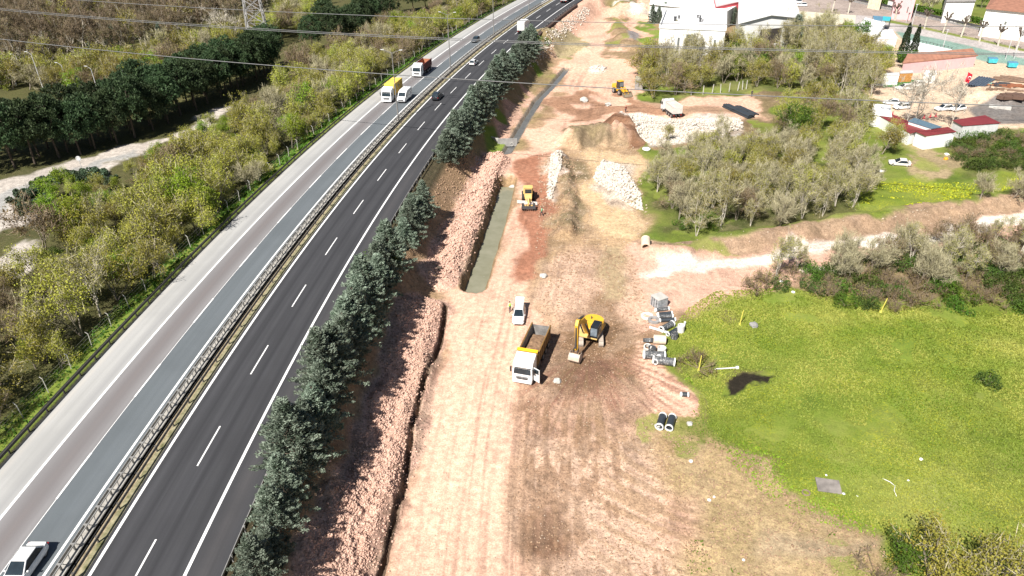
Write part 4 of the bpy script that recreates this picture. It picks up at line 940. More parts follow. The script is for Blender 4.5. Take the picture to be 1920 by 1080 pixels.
loc, rz = on_road(5.7, 1068, 2, True); truck(loc, rz, 'white box truck cut by the top edge', 8.0, 'box', name='box_truck', axles=2)

# ---- the tipper lorry being loaded, the service car
loc, rz, L = aim((979, 722), (1015, 642)); truck(loc, rz, 'white cab tipper lorry with yellow guard, loaded with brown soil', L, 'tipper', emblem=True, doorside=-1, name='tipper_lorry', axles=3, cat='lorry').scale = (1, 1, 1)
loc, rz, L = aim((971, 613), (975, 580)); car(loc, rz, 'white hatchback parked on the haul road with its tailgate raised', L=max(4.0, min(4.4, L)), W=1.72, H=1.5, kind='hatch', hatch=True, door=False, name='parked_car')
# ---- excavator
def excavator():
    hub = PG(1107, 634); e = empty('excavator', hub, 0, 'yellow tracked excavator with a black cab digging beside the tipper lorry', 'excavator')
    a = R(176)   # tracks head towards the camera
    def rot(v, an): c, s = math.cos(an), math.sin(an); return (v[0]*c-v[1]*s, v[0]*s+v[1]*c, v[2])
    for s in (-1, 1):
        n = 14; prof = []
        for k in range(n): t = math.pi*k/(n-1)-math.pi/2; prof.append((1.75+math.cos(t)*.48, .48+math.sin(t)*.48))
        for k in range(n): t = math.pi*k/(n-1)+math.pi/2; prof.append((-1.75+math.cos(t)*.48, .48+math.sin(t)*.48))
        m = MB().prism(prof, s*1.3-.3, s*1.3+.3)
        for k in range(13):
            m.box((s*1.3, -2.0+4.0*k/12, .975), (.62, .07, .05)); m.box((s*1.3, -2.0+4.0*k/12, -.0), (.62, .07, .05))
        o = m.out('track', TRACKM, e, .01); o.rotation_euler[2] = a
    o = MB().box((0, 0, .65), (2.1, 1.6, .5)).cyl((0, 0, .8), (0, 0, 1.15), .75, n=20).out('undercarriage', DGREY, e, .03); o.rotation_euler[2] = a
    h = R(156)   # upper structure: forward is towards the camera, a little left
    def put(o): o.rotation_euler[2] = h; return o
    put(MB().prism([(1.75, 1.15), (1.75, 1.42), (-2.1, 1.42), (-2.1, 1.15)], -1.4, 1.4).out('deck', CATYP, e, .03))
    m = MB(); rr = []
    for k in range(9): t = R(200+140*k/8); rr.append((math.cos(t)*1.42, -1.15+math.sin(t)*1.25))
    base = [(-1.42, -.55)]+rr+[(1.42, -.55)]
    m.loft([[(x, y, 1.2) for x, y in base], [(x, y, 2.1) for x, y in base], [(x*.96, y*.98, 2.35) for x, y in base]]); put(m.out('counterweight', CATY, e, .05))
    m = MB().box((-.98, -.1, 1.8), (.86, 1.9, 1.1)).box((.2, -.62, 1.85), (1.5, .9, 1.05)); put(m.out('engine_cover', CATY, e, .06))
    m = MB().box((.9, -.2, 2.38), (.5, .5, .05)).box((-.9, -.4, 2.37), (.5, .7, .05)); m.cyl((.3, -1.1, 2.3), (.3, -1.1, 2.75), .07); put(m.out('exhaust', DGREY, e, .01))
    # cab stands on the machine's left, the viewer's right
    m = MB().box((-.92, .85, 2.22), (1.1, 1.9, 1.65), tx=.92, ty=.88); c = put(m.out('cab', BLACKP, e, .06))
    k = MB().box((-.92, 1.78, 2.3), (.86, .04, 1.1), rx=.12).out('windscreen', GLASSB, c)
    k = MB().box((-1.47, .85, 2.4), (.03, 1.2, .75)).out('side_window', GLASS, c)
    MB().box((-.92, .8, 3.07), (.84, 1.3, .06)).out('roof', BLACKP, c, .02)
    # boom, stick and bucket in the plane x = .15
    def plate(pts, th, nm, mt, x=.18):
        return put(MB().prism(pts, x-th/2, x+th/2).out(nm, mt, e, .03))
    plate([(.7, 1.5), (1.2, 1.5), (2.9, 3.9), (3.6, 4.75), (5.15, 5.35), (5.25, 5.7), (4.9, 5.75), (3.2, 5.25), (2.3, 4.3)], .5, 'boom', CATY)
    plate([(4.75, 5.95), (5.35, 6.1), (5.75, 5.5), (5.62, 4.0), (5.45, 1.6), (5.2, 1.55), (5.0, 4.6)], .4, 'stick', CATY)
    m = MB(); [m.cyl((x, 1.45, 1.7), (x, 3.1, 4.2), .10) for x in (-.22, .58)]; m.cyl((.18, 3.0, 5.3), (.18, 4.95, 6.05), .11); m.cyl((.18, 5.7, 5.2), (.18, 5.75, 2.1), .11); put(m.out('hydraulic_cylinder', DGREY, e, .01))
    m = MB(); [m.box((x, 5.55, 1.7), (.08, .5, .5)) for x in (-.1, .46)]; put(m.out('bucket_linkage', DGREY, e, .01))
    bw = .70; m = MB(); arc = [(5.95, 1.45), (6.35, 1.1), (6.45, .65), (6.2, .3), (5.7, .15), (5.1, .25), (4.95, .3)]
    for (y0, z0), (y1, z1) in zip(arc[:-1], arc[1:]): m.add([(.18-bw, y0, z0), (.18+bw, y0, z0), (.18+bw, y1, z1), (.18-bw, y1, z1), (.18-bw, y0-.06, z0-.03), (.18+bw, y0-.06, z0-.03), (.18+bw, y1-.03, z1+.06), (.18-bw, y1-.03, z1+.06)], [(0, 1, 2, 3), (7, 6, 5, 4), (0, 4, 5, 1), (2, 6, 7, 3), (1, 5, 6, 2), (0, 3, 7, 4)])
    for s in (-1, 1): m.prism(arc+[(5.2, 1.3)], .18+s*bw-.03, .18+s*bw+.03)
    for k in range(5): m.box((.18-bw+.16+k*.33, 4.85, .32), (.12, .3, .08))
    put(m.out('bucket', STEELD, e, .01))
    return e
excavator()
# ---- motor grader, wheel loader, pale tipper
def grader():
    loc, rz, L = aim((991, 396), (990, 366)); e = empty('motor_grader', loc, rz, 'dusty yellow motor grader working on the haul road beside the water channel', 'grader'); l = 3.9
    for s in (-1, 1):
        for y in (-2.9, -1.5): wheel(e, s*1.02, y, .62, .42)
        wheel(e, s*1.05, 2.9, .62, .42)
    MB().box((0, -2.7, 1.55), (1.9, 2.3, 1.0), ty=.92).out('engine_hood', CATYP, e, .08)
    m = MB().box((0, -.85, 2.1), (1.55, 1.35, 1.7), tx=.94, ty=.9); c = m.out('cab', CATYP, e, .05)
    MB().box((0, -.16, 2.25), (1.25, .04, 1.0)).out('windscreen', GLASS, c); [MB().box((s*.76, -.85, 2.3), (.03, .95, .9)).out('side_window', GLASS, c) for s in (-1, 1)]
    MB().box((0, -.9, 2.99), (1.6, 1.45, .08)).out('roof', CATYP, c, .03)
    MB().box((0, .65, 1.75), (1.35, 1.5, .55), ty=.8).out('front_cover', CATYP, e, .06)
    m = MB(); m.box((0, 2.2, 1.5), (.34, 2.6, .34), rx=-.12); [m.box((s*.5, 2.0, 1.5), (.12, 1.6, .14)) for s in (-1, 1)]; m.box((0, 2.9, .75), (1.9, .26, .26)); m.out('frame', CATYP, e, .03)
    m = MB(); m.box((0, 3.75, .75), (2.65, .3, .5)); [m.box((-1.2+k*.4, 3.85, .45), (.1, .12, .5)) for k in range(7)]; m.out('scarifier', DGREY, e, .02)
    o = MB().box((0, .9, .5), (4.0, .12, .62)).out('blade', WHITED, e, .02, tags=dict(label='long pale blade sticking out on both sides')); o.rotation_euler[2] = R(-14)
    [MB().box((s*.62, 3.4, 1.35), (.16, .1, .16)).out('headlight', LAMPW, e, .02) for s in (-1, 1)]
    e.scale = (.97, .97, .97)
grader()
def loader():
    loc, rz, L = aim((1170, 181), (1155, 170)); e = empty('wheel_loader', loc, R(205), 'yellow wheel loader with lowered bucket facing us on the pale haul road', 'loader')
    for s in (-1, 1):
        for y in (-1.4, 1.4): wheel(e, s*1.1, y, .75, .5)
    MB().box((0, -1.9, 1.7), (1.8, 2.0, 1.1), ty=.9).out('engine_hood', CATY, e, .1)
    c = MB().box((0, -.2, 2.5), (1.5, 1.5, 1.7), tx=.92, ty=.9).out('cab', BLACKP, e, .05); MB().box((0, .53, 2.6), (1.2, .04, 1.1)).out('windscreen', GLASSB, c); MB().box((0, -.2, 3.4), (1.6, 1.6, .1)).out('roof', CATY, c, .03)
    m = MB().box((0, 1.3, 1.35), (1.0, 1.8, .7)); m.box((0, -1.3, .9), (1.4, 2.4, .5)); m.out('frame', CATY, e, .04)
    for s in (-1, 1): MB().prism([(1.0, 1.9), (1.3, 2.1), (3.2, .9), (3.2, .55), (2.9, .55)], s*.55-.1, s*.55+.1).out('lift_arm', CATY, e, .02)
    bw = 1.35; m = MB(); arc = [(3.2, 1.25), (3.05, .8), (3.2, .35), (3.7, .12), (4.3, .08)]
    for (y0, z0), (y1, z1) in zip(arc[:-1], arc[1:]): m.quad((-bw, y0, z0), (bw, y0, z0), (bw, y1, z1), (-bw, y1, z1), .06)
    for s in (-1, 1): m.prism(arc+[(3.7, 1.0)], s*bw-.03, s*bw+.03)
    m.out('bucket', mat('bucket_grey_brown', (.20, .16, .11), .7), e, .005)
loader()
loc, rz, L = aim((1247, 206), (1269, 222)); truck(loc, rz, 'dusty pale tipper lorry standing on the white rubble', max(7.6, min(9, L)), 'paletipper', name='tipper_lorry', axles=3, cat='lorry')
# ---- people
def person(px, py, rz, label, top, vest=None, arm=.3, stride=.25, loc=None):
    p = loc or PG(px, py); e = empty('person', p, rz, label, 'person')
    J = {'pelvis': (0, 0, .95), 'waist': (0, 0, 1.12), 'chest': (0, .01, 1.34), 'neck': (0, 0, 1.5), 'chin': (0, .02, 1.57), 'head': (0, .02, 1.68), 'crown': (0, .01, 1.75)}
    ed = [('pelvis', 'waist'), ('waist', 'chest'), ('chest', 'neck'), ('neck', 'chin'), ('chin', 'head'), ('head', 'crown')]; rad = {'pelvis': .15, 'waist': .13, 'chest': .16, 'neck': .055, 'chin': .075, 'head': .10, 'crown': .07}
    for s, n in ((-1, 'l'), (1, 'r')):
        q = s*stride*.5
        J.update({'hip'+n: (s*.1, 0, .88), 'knee'+n: (s*.11, q*.6+.03, .5), 'ank'+n: (s*.12, q, .09), 'toe'+n: (s*.13, q+.17, .04), 'sh'+n: (s*.19, 0, 1.42), 'el'+n: (s*.26, -.02+arm*.2, 1.14), 'wr'+n: (s*.24, arm*.6, .95+arm*.25), 'hand'+n: (s*.23, arm*.75, .88+arm*.3)})
        ed += [('pelvis', 'hip'+n), ('hip'+n, 'knee'+n), ('knee'+n, 'ank'+n), ('ank'+n, 'toe'+n), ('chest', 'sh'+n), ('sh'+n, 'el'+n), ('el'+n, 'wr'+n), ('wr'+n, 'hand'+n)]
        rad.update({'hip'+n: .10, 'knee'+n: .065, 'ank'+n: .05, 'toe'+n: .04, 'sh'+n: .075, 'el'+n: .05, 'wr'+n: .034, 'hand'+n: .038})
    ks = list(J); me = bpy.data.meshes.new('body'); me.from_pydata([J[k] for k in ks], [(ks.index(a), ks.index(b)) for a, b in ed], [])
    o = bpy.data.objects.new('body', me); COL.objects.link(o); o.parent = e
    sk = o.modifiers.new('skin', 'SKIN')
    for k, v in zip(ks, me.skin_vertices[0].data): v.radius = (rad[k], rad[k]*(.75 if k in ('pelvis', 'waist', 'chest') else 1)); v.use_root = k == 'pelvis'
    ms = o.modifiers.new('sub', 'SUBSURF'); ms.levels = ms.render_levels = 2
    # trousers, top and bare skin follow height on the one continuous body
    m, t, b = nodes('clothed_body'); tc = N(t, 'ShaderNodeTexCoord'); sx = N(t, 'ShaderNodeSeparateXYZ'); t.links.new(tc.outputs['Object'], sx.inputs[0])
    c = mixc(t, (.03, .03, .045), top, rampf(t, sx.outputs[2], .97, .98)); c = mixc(t, c, (.42, .26, .18), rampf(t, sx.outputs[2], 1.505, 1.515)); t.links.new(c, b.inputs['Base Color']); b.inputs['Roughness'].default_value = .9
    me.materials.append(m)
    h = MB(); rings = []
    for k in range(6): f = k/5; r = math.sqrt(max(.0004, 1-f*f*.95))*.108; rings.append([(math.cos(a*.628)*r, math.sin(a*.628)*r*1.1, 1.70+f*.10) for a in range(10)])
    h.loft(rings).out('hair', HAIR, e, smooth=True)
    f = MB(); f.box((0, .115, 1.67), (.025, .03, .035)); f.out('nose', SKIN, e, .006); f = MB(); [f.box((s*.035, .105, 1.695), (.02, .015, .012)) for s in (-1, 1)]; f.box((0, .10, 1.62), (.045, .012, .01)); f.out('face', HAIR, e)
    for s in (-1, 1):
        g = MB(); hx, hy, hz = s*.23, arm*.75, .88+arm*.3
        for i in range(4): g.cyl((hx+(i-1.5)*.017, hy, hz), (hx+(i-1.5)*.019, hy+.03, hz-.075+abs(i-1.4)*.008), .009, .007, 6)
        g.cyl((hx-s*.03, hy, hz+.02), (hx-s*.05, hy+.035, hz-.02), .010, .008, 6); g.out('fingers', SKIN, e)
    if vest: 
        v = MB(); r0 = [(math.cos(a*.524)*.20, math.sin(a*.524)*.145, 0) for a in range(12)]
        v.loft([[(x*.88, y*.95, 1.0) for x, y, _ in r0], [(x*.9, y, 1.15) for x, y, _ in r0], [(x*1.02, y*1.06, 1.34) for x, y, _ in r0], [(x*.75, y*.8, 1.47) for x, y, _ in r0]]).out('vest', vest, e, smooth=True)
    return e
person(956, 585, R(200), 'person in a pale hi vis vest standing beside the white hatchback', (.5, .55, .42), HVIS, .5)
person(1016, 405, R(90), 'person in a green and white vest walking behind the motor grader', (.1, .3, .14), mat('green_white_vest', (.35, .6, .4), .8), .2, .5)
person(1173, 211, R(10), 'person in dark red clothes crossing the wet brown soil', (.16, .04, .03), None, .2, .5)
person(1409, 181, R(180), 'person in dark clothes at the left edge of the scrub', (.05, .04, .05), None, .2)
person(1866, 162, R(120), 'person in dark clothes working among the rusty scrap', (.05, .05, .07), None, .6)
person(1856, 165, R(60), 'person in a pale shirt bending over the small scrap heap', (.3, .5, .4), None, .8)
# ------------------------------------------------------------------ barriers, fences and lamps of the motorway
GALV = mat('galvanised_steel', (.36, .35, .33), .5, .4, dirt=((.2, .15, .1), .2)); GALVD = mat('weathered_steel', (.15, .135, .115), .7, .2, dirt=((.3, .22, .15), .25)); POLE = mat('grey_pole_paint', (.20, .19, .18), .6); CONC = mat('pale_concrete', (.46, .44, .40), .9, var=.2, scale=1.0, dirt=((.22, .21, .19), .25)); CONCD = mat('grey_concrete', (.27, .26, .25), .9, var=.25, scale=1.2)
def r3(u, y, z): a, b = road(u, y); return Vector((float(a), float(b), z))
def rail(name, u, y0, y1, z, h, th, m, parent=None):
    """beam following the road: box section swept along offset u"""
    ys = np.arange(y0, y1+.1, 2.0); rings = []
    for y in ys: rings.append([r3(u-th/2, y, z-h/2), r3(u+th/2, y, z-h/2), r3(u+th/2, y, z+h/2), r3(u-th/2, y, z+h/2)])
    return MB().loft(rings).out(name, m, parent)
def dirang(y): return -math.atan(float(CS(y)))
def barrier(label, u, side, y0, y1, step, m, group, spreader=.0, brace=False, top=.78):
    e = empty('crash_barrier', r3(u, y0, 0), 0, label, 'crash barrier', group); off = -e.location
    def link(o): o.location = off; return o
    link(rail('beam', u+side*spreader, y0, y1, top-.16, .30, .07, m, e))
    if brace: link(rail('upper_beam', u-side*.22, y0, y1, top+.02, .09, .09, m, e)); link(rail('lower_tube', u-side*.55, y0, y1, .16, .07, .07, m, e))
    y = y0; k = 0; rest = MB()
    while y < y1:
        b = MB() if k < 100 else rest; p = r3(u, y, 0); a = dirang(y)
        b.box((p.x, p.y, top/2), (.12, .14, top), rz=a)
        if spreader: q = r3(u+side*spreader*.5, y, top-.10); b.box(q, (spreader+.1, .12, .2), rz=a)
        if brace:
            q = r3(u-side*.12, y, top); b.box(q, (.5, .12, .07), rz=a); b.cyl(r3(u, y, top-.05), r3(u-side*.58, y+.45, .15), .035, n=5); b.cyl(r3(u-side*.58, y+.45, .15), r3(u-side*.2, y+1.0, top-.02), .03, n=5)
        if k < 100: link(b.out('post', m, e))
        y += step; k += 1
    if rest.v: o = link(rest.out('post', m, e)); o['kind'] = 'stuff'
barrier('braced steel median barrier beside the blue grey lane', -2.55, -1, 30, 300, 2.0, GALV, None, .16, True)
barrier('plain steel median barrier beside the dark carriageway', -1.0, 1, 30, 300, 3.6, GALVD, None, .12)
barrier('dark steel barrier along the outer edge of the pale shoulder', -15.45, 1, 30, 300, 3.0, mat('shaded_rail_steel', (.05, .045, .04), .8), None, .08)  # near-black steel colour paints in the rail's shaded side
barrier('steel barrier half hidden by cedars along the dark carriageway', 11.25, -1, 30, 175, 3.0, GALV, None, .1)
barrier('pale steel barrier above the dark retaining kerb far up the road', 11.3, -1, 216, 300, 3.4, GALV, None, .1)
strip('gutter_and_shadow', -16.5, -15.1, -.05, mat('dark_gutter_shadow', (.022, .022, .018), .9))  # gutter strip; its black also paints the guardrail's cast shadow
e = rail('retaining_wall', 12.2, 212, 300, .15, .9, .9, mat('dark_brown_wall', (.07, .04, .03), .9)); tag(e, 'dark brown retaining kerb beside the far dark carriageway', 'wall')
def fence():
    y0, y1, u = 40, 290, -18.2; e = empty('wire_fence', r3(u, y0, -.8), 0, 'wire fence with thin pale posts in front of the strip wood', 'fence'); off = -e.location; y = y0; k = 0; w = MB()
    pts = []
    while y < y1:
        p = r3(u, y, 0); p.z = gz(p.x, p.y); pts.append(p); lean = random.uniform(-.12, .12); b = MB().cyl(p-Vector((0, 0, .2)), p+Vector((lean, lean*.5, 1.9)), .06, n=5).cyl(p+Vector((lean, lean*.5, 1.9)), p+Vector((lean-.25, 0, 2.2)), .05, n=5).out('post', CONC, e); b.location = off; y += 4.2; k += 1
    for z in (.4, .9, 1.4, 1.8): w.tube([p+Vector((0, 0, z)) for p in pts], .012, 3)
    w.out('wire', GALV, e).location = off
random.seed(4); fence()
def lamp(px, py, h, label, arm, m=POLE, double=True, group=None, z=None, rz=None, u=None):
    if u is not None: y = P(px, py, 0)[1]; p = r3(u, y, 0); rz = dirang(y)
    else: p = PG(px, py)
    e = empty('street_lamp', p, rz or 0, label, 'street lamp', group)
    MB().cyl((0, 0, 0), (0, 0, h), .16, .075, 8).out('pole', m, e)
    for s in ((-1, 1) if double else (-1,)):
        MB().cyl((0, 0, h-.1), (s*arm, 0, h+.55), .05, .04, 6).out('arm', m, e)
        MB().box((s*(arm+.3), 0, h+.60), (.75, .28, .14), ry=-s*.1).out('lamp_head', mat('pale_lamp_head', (.55, .55, .54), .5), e, .06)
lamp(751, 226, 14.6, 'nearest twin armed lamp on the motorway median beside the white van', 1.75, u=-2.4)
lamp(847, 133, 14.6, 'second twin armed median lamp, right of the red tipper lorry', 1.75, u=-2.4)
lamp(924, 68, 14.6, 'third twin armed median lamp, just past the dark bluish car', 1.75, u=-2.4)
lamp(991, 23, 14.6, 'farthest twin armed median lamp near the top edge', 1.75, u=-2.4)
PALEP = mat('pale_pole', (.5, .5, .49), .5)
for px, py, h, lab in [(31, 160, 6.5, 'leftmost short lamp above the bushes at the left edge'), (46, 150, 6.5, 'second short lamp from the left edge behind the bushes'), (84, 174, 10, 'tall thin lamp before the leafless wood, third from the left'),
                       (133, 176, 7.5, 'lamp beside the branching pale tree, fourth from the left'), (189, 188, 8, 'lamp with a white blossom tree beside its top'), (253, 190, 7, 'lamp just above the stone pine row, rightmost of its line')]:
    lamp(px, py, h, lab, .8, PALEP, False, 'thin lamps along the road behind the pine row')
# ---- pylon and overhead wires
def pylon():
    p = PG(489, 92); e = empty('pylon', p, R(12), 'grey lattice steel power pylon rising behind the pine row', 'pylon'); H = 46.; w = lambda z: 3.2*(1-z/H)+.75*z/H
    legs = [(-1, -1), (1, -1), (1, 1), (-1, 1)]; m = mat('pylon_steel', (.30, .29, .28), .6)
    c = lambda i, z: Vector((legs[i % 4][0]*w(z), legs[i % 4][1]*w(z), z))
    for i in range(4): MB().cyl(c(i, 0), c(i, H), .26, .16, 4).out('leg', m, e)
    zs = [0]; 
    while zs[-1] < H-3: zs.append(zs[-1]+max(1.8, w(zs[-1])*1.35))
    b = MB()
    for z0, z1 in zip(zs[:-1], zs[1:]):
        for i in range(4):
            b.cyl(c(i, z0), c(i+1, z1), .12, n=3); b.cyl(c(i+1, z0), c(i, z1), .12, n=3); b.cyl(c(i, z1), c(i+1, z1), .07, n=3)
            mid = (c(i, z0)+c(i+1, z1)+c(i+1, z0)+c(i, z1))/4; b.cyl((c(i, z0)+c(i+1, z0))/2, mid, .05, n=3)
    b.out('bracing', m, e)
    for z in (32, 37, 42): MB().prism([(-7, z), (0, z+1.2), (7, z), (0, z-.3)], -.3, .3).out('crossarm', m, e)
pylon()
WIRE = mat('wire_aluminium', (.14, .14, .14), .7)
def wire(pts, z, dy, label, group, r=.07):
    xs = np.array([p[0] for p in pts], float); ys = np.array([p[1] for p in pts], float); co = np.polyfit(xs, ys, 2)
    a, b = Vector((*P(-400, np.polyval(co, -400)+dy, z), z)), Vector((*P(2300, np.polyval(co, 2300)+dy, z), z)); mid = Vector((*P(950, np.polyval(co, 950)+dy, z), z)); n = 40; out = []
    for k in range(n+1):
        t = k/n; q = a.lerp(b, t); q.z = z+ (4*(t-.5)**2-1)*1.4+1.0; out.append(q)
    # keep the middle of the span on its sighted line
    ln = (b-a).normalized(); tm = (mid-a).dot(ln)/(b-a).length; d = mid-a.lerp(b, tm); d.z = 0
    out = [q+d*(1-(2*(k/n)-1)**2) for k, q in enumerate(out)]
    MB().tube(out, r, 5).out('power_line', WIRE, tags=dict(label=label, cat='power line', group=group))
wire([(0, 67), (560, 125), (640, 131), (1200, 173), (1920, 212)], 15, 0, 'lowest overhead wire crossing the whole picture', 'overhead wires', .085)
wire([(0, 8), (640, 63), (1200, 92), (1560, 103), (1920, 114)], 17, 0, 'upper wire of the close pair in the middle', 'overhead wires')
wire([(0, 8), (640, 63), (1200, 92), (1560, 103), (1920, 114)], 17, 2.6, 'lower wire of the close pair in the middle', 'overhead wires')
wire([(250, 0), (640, 27), (1200, 51), (1560, 57), (1920, 62)], 19, 0, 'topmost overhead wire near the upper edge', 'overhead wires', .075)

# ------------------------------------------------------------------ buildings
WALLW = mat('white_render', (.80, .79, .76), .8, var=.05, scale=.3, dirt=((.6, .58, .54), .15)); WALLP = mat('pale_pink_render', (.68, .42, .42), .8, var=.06, scale=.4, dirt=((.8, .7, .68), .25)); ROOFW = mat('white_roof_sheet', (.80, .79, .78), .6, var=.06, scale=.25, dirt=((.55, .54, .52), .12)); WALLG = mat('pale_grey_render', (.6, .63, .63), .8)
ROOFR = mat('dark_red_roof_sheet', (.20, .028, .03), .5, var=.15, scale=.6, dirt=((.12, .03, .03), .25)); ROOFB = mat('brown_tiled_roof', (.30, .14, .09), .85, var=.25, scale=.8, dirt=((.2, .16, .12), .3)); SOLAR = mat('blue_grey_roof_sheet', (.10, .16, .21), .4); REDW = mat('red_mural_paint', (.62, .09, .11), .7, var=.08, scale=.5)
WOODO = mat('orange_timber', (.48, .22, .06), .7, var=.3, scale=3); CYAN = mat('cyan_paint', (.05, .42, .48), .5); BLUEP = mat('blue_canopy', (.10, .22, .32), .5); TURF = mat('artificial_turf', (.05, .14, .03), .95); DOORM = mat('dark_opening', (.05, .042, .035), .8); WING = mat('grey_window_band', (.16, .17, .16), .3)
def pz(px, py, z): return Vector((*P(px, py, z), z))
def block(name, tops, z_top, z_bot, wall, roof, label, cat='building', over=.15, parapet=0, roof_name='roof', th=.2):
    """walls on the outline seen at roof height; tops = four picture corners of the roof, front left first"""
    c = [pz(*t, z_top) for t in tops]; o = sum(c, Vector())/4; e = empty(name, (o.x, o.y, z_bot), 0, label, cat); off = Vector((o.x, o.y, z_bot)); c = [q-off for q in c]
    MB().loft([[Vector((q.x, q.y, -1)) for q in c], [Vector((q.x, q.y, z_top-z_bot-.01)) for q in c]]).out('wall', wall, e)
    g = [Vector((q.x*(1+over/max(4, q.length)), q.y*(1+over/max(4, q.length)), q.z)) for q in c]
    MB().loft([g, [q+Vector((0, 0, th)) for q in g]]).out(roof_name, roof, e)
    if parapet:
        m = MB()
        for i in range(4):
            a, b = c[i], c[(i+1) % 4]; d = (b-a).normalized(); m.quad(a+Vector((0, 0, th)), b+Vector((0, 0, th)), b+Vector((0, 0, th+parapet)), a+Vector((0, 0, th+parapet)), .25)
        m.out('parapet', wall, e)
    return e, c, z_top-z_bot
def on_face(e, c, i, f0, f1, z0, z1, m, name='window', out=.03, th=.06):
    """panel on wall i between fractions f0..f1 and heights z0..z1"""
    a, b = c[i], c[(i+1) % 4]; n = Vector(((b-a).y, -(b-a).x, 0)).normalized(); ctr = sum(c, Vector())/4
    if n.dot((a+b)/2-ctr) < 0: n = -n
    p, q = a.lerp(b, f0)+n*out, a.lerp(b, f1)+n*out; p.z = q.z = 0
    mb = MB(); mb.loft([[p+Vector((0, 0, z0)), q+Vector((0, 0, z0)), q+n*th+Vector((0, 0, z0)), p+n*th+Vector((0, 0, z0))], [p+Vector((0, 0, z1)), q+Vector((0, 0, z1)), q+n*th+Vector((0, 0, z1)), p+n*th+Vector((0, 0, z1))]])
    return mb.out(name, m, e)
# large white factory block
e, c, h = block('factory_building', [(1237, 54), (1360, 59), (1361, 23), (1249, 22)], 6.2, -5.5, WALLW, ROOFW, 'large white flat roofed factory with tall grey window bands', parapet=.9)
on_face(e, c, 0, .29, .325, 3.0, h-2.2, WING); on_face(e, c, 0, .42, .565, 1.5, h-1.2, WING); on_face(e, c, 0, .845, .88, 3.0, h-2.4, WING)
for k, (fx, fy, s) in enumerate([(.2, .4, 1.2), (.25, .55, .8), (.55, .62, .7), (.59, .6, .7), (.6, .4, 1.0), (.64, .42, .5)]):
    q = c[0].lerp(c[1], fx).lerp(c[3].lerp(c[2], fx), fy); MB().cyl(q+Vector((0, 0, .1)), q+Vector((0, 0, .2+s)), s*.35).cyl(q+Vector((0, 0, .2+s)), q+Vector((0, 0, .35+s)), s*.5).out('roof_vent', DGREY, e)
# gabled white hall
def hall():
    z0 = -5.5; ze, zr = 5.5, 7.2; A, B, C_, D_ = [pz(*t, ze) for t in ((1387, 44), (1500, 34), (1470, -55), (1388, -50))]; o = (A+B+C_+D_)/4; o.z = z0; e = empty('hall_building', o, 0, 'white hall with a broad pale gabled roof and a dark open bay', 'building')
    A, B, C_, D_ = [q-o for q in (A, B, C_, D_)]; up = Vector((0, 0, zr-ze)); M1, M2 = (A+B)/2+up, (C_+D_)/2+up; f = lambda q: Vector((q.x, q.y, -1))
    MB().add([f(A), f(B), f(C_), f(D_), A, B, C_, D_, M1, M2], [(0, 1, 5, 8, 4), (1, 2, 6, 5), (2, 3, 7, 9, 6), (3, 0, 4, 7)]).out('wall', WALLW, e)
    fw = (A-D_).normalized()*.8; sl = (A-B).normalized()*.5
    r = MB(); r.quad(A+fw+sl, M1+fw, M2-fw, D_-fw+sl, .18); r.quad(M1+fw, B+fw-sl, C_-fw-sl, M2-fw, .18); r.out('roof', ROOFW, e)
    c = [A, B, C_, D_]; on_face(e, c, 0, .36, .72, 4.2, 8.6, DOORM, 'open_bay'); [on_face(e, c, 3, .1+.14*k, .14+.14*k, 2.0, 9.5, WING) for k in range(6)]
    # long lower annex in front, its top lit white
    A2, B2, C2, D2 = [pz(*t, 2.2) for t in ((1415, 62), (1545, 66), (1540, 45), (1420, 45))]
hall()
e, c, h = block('annex_building', [(1490, 50), (1600, 62), (1604, 30), (1500, 22)], -.6, -5.5, mat('cream_render', (.62, .56, .42), .8, dirt=((.7, .66, .5), .3)), mat('cream_flat_roof', (.58, .53, .40), .85, var=.15, scale=.2, dirt=((.4, .36, .25), .35)), 'low cream flat roofed annex right of the white hall')
# long roofs behind
e, c, h = block('workshop_building', [(1219, 8), (1362, 22), (1500, -60), (1240, -60)], .8, -5.5, WALLG, ROOFW, 'long pale workshop with a white roof edge behind the factory', over=.6)
for k in range(5): on_face(e, c, 0, .08+.16*k, .11+.16*k, 2.6, 3.8, DOORM)
e, c, h = block('mural_building', [(1343, 13), (1387, 3), (1395, -40), (1330, -40)], 2.2, -5.5, REDW, mat('pink_roof_sheet', (.70, .50, .50), .6, dirt=((.8, .65, .65), .3)), 'building with a red flag mural on its wall behind the factory', over=.3)
def crescent(parent, c, ux, uz, n, r, m):
    """moon and star in the plane ux, uz"""
    pts = []; k = 18
    for i in range(k+1): t = R(50+260*i/k); pts.append((math.cos(t)*r, math.sin(t)*r))
    for i in range(k, -1, -1): t = R(58+244*i/k); pts.append((.28*r+math.cos(t)*r*.80, math.sin(t)*r*.80))
    V = [c+ux*x+uz*y+n*.02 for x, y in pts]; N_ = k+1
    MB().add(V, [(i, i+1, 2*N_-2-i, 2*N_-1-i) for i in range(k)]).out('crescent', m, parent)
    st = []
    for i in range(10): t = R(36*i+180); q = (.42 if i % 2 == 0 else .16)*r; st.append((1.15*r+math.cos(t)*q, math.sin(t)*q))
    MB().add([c+ux*1.15*r+n*.02]+[c+ux*x+uz*y+n*.02 for x, y in st], [(0, i+1, (i+1) % 10+1) for i in range(10)]).out('star', m, parent)
a, b = c[0], c[1]; ux = (b-a).normalized(); nn = Vector((ux.y, -ux.x, 0)); q = a.lerp(b, .52); q.z = h*.55; crescent(e, q+nn*.05, ux, Vector((0, 0, 1)), nn, 1.7, WALLW)
on_face(e, c, 0, .28, .42, .5, 5.0, DOORM, 'door')
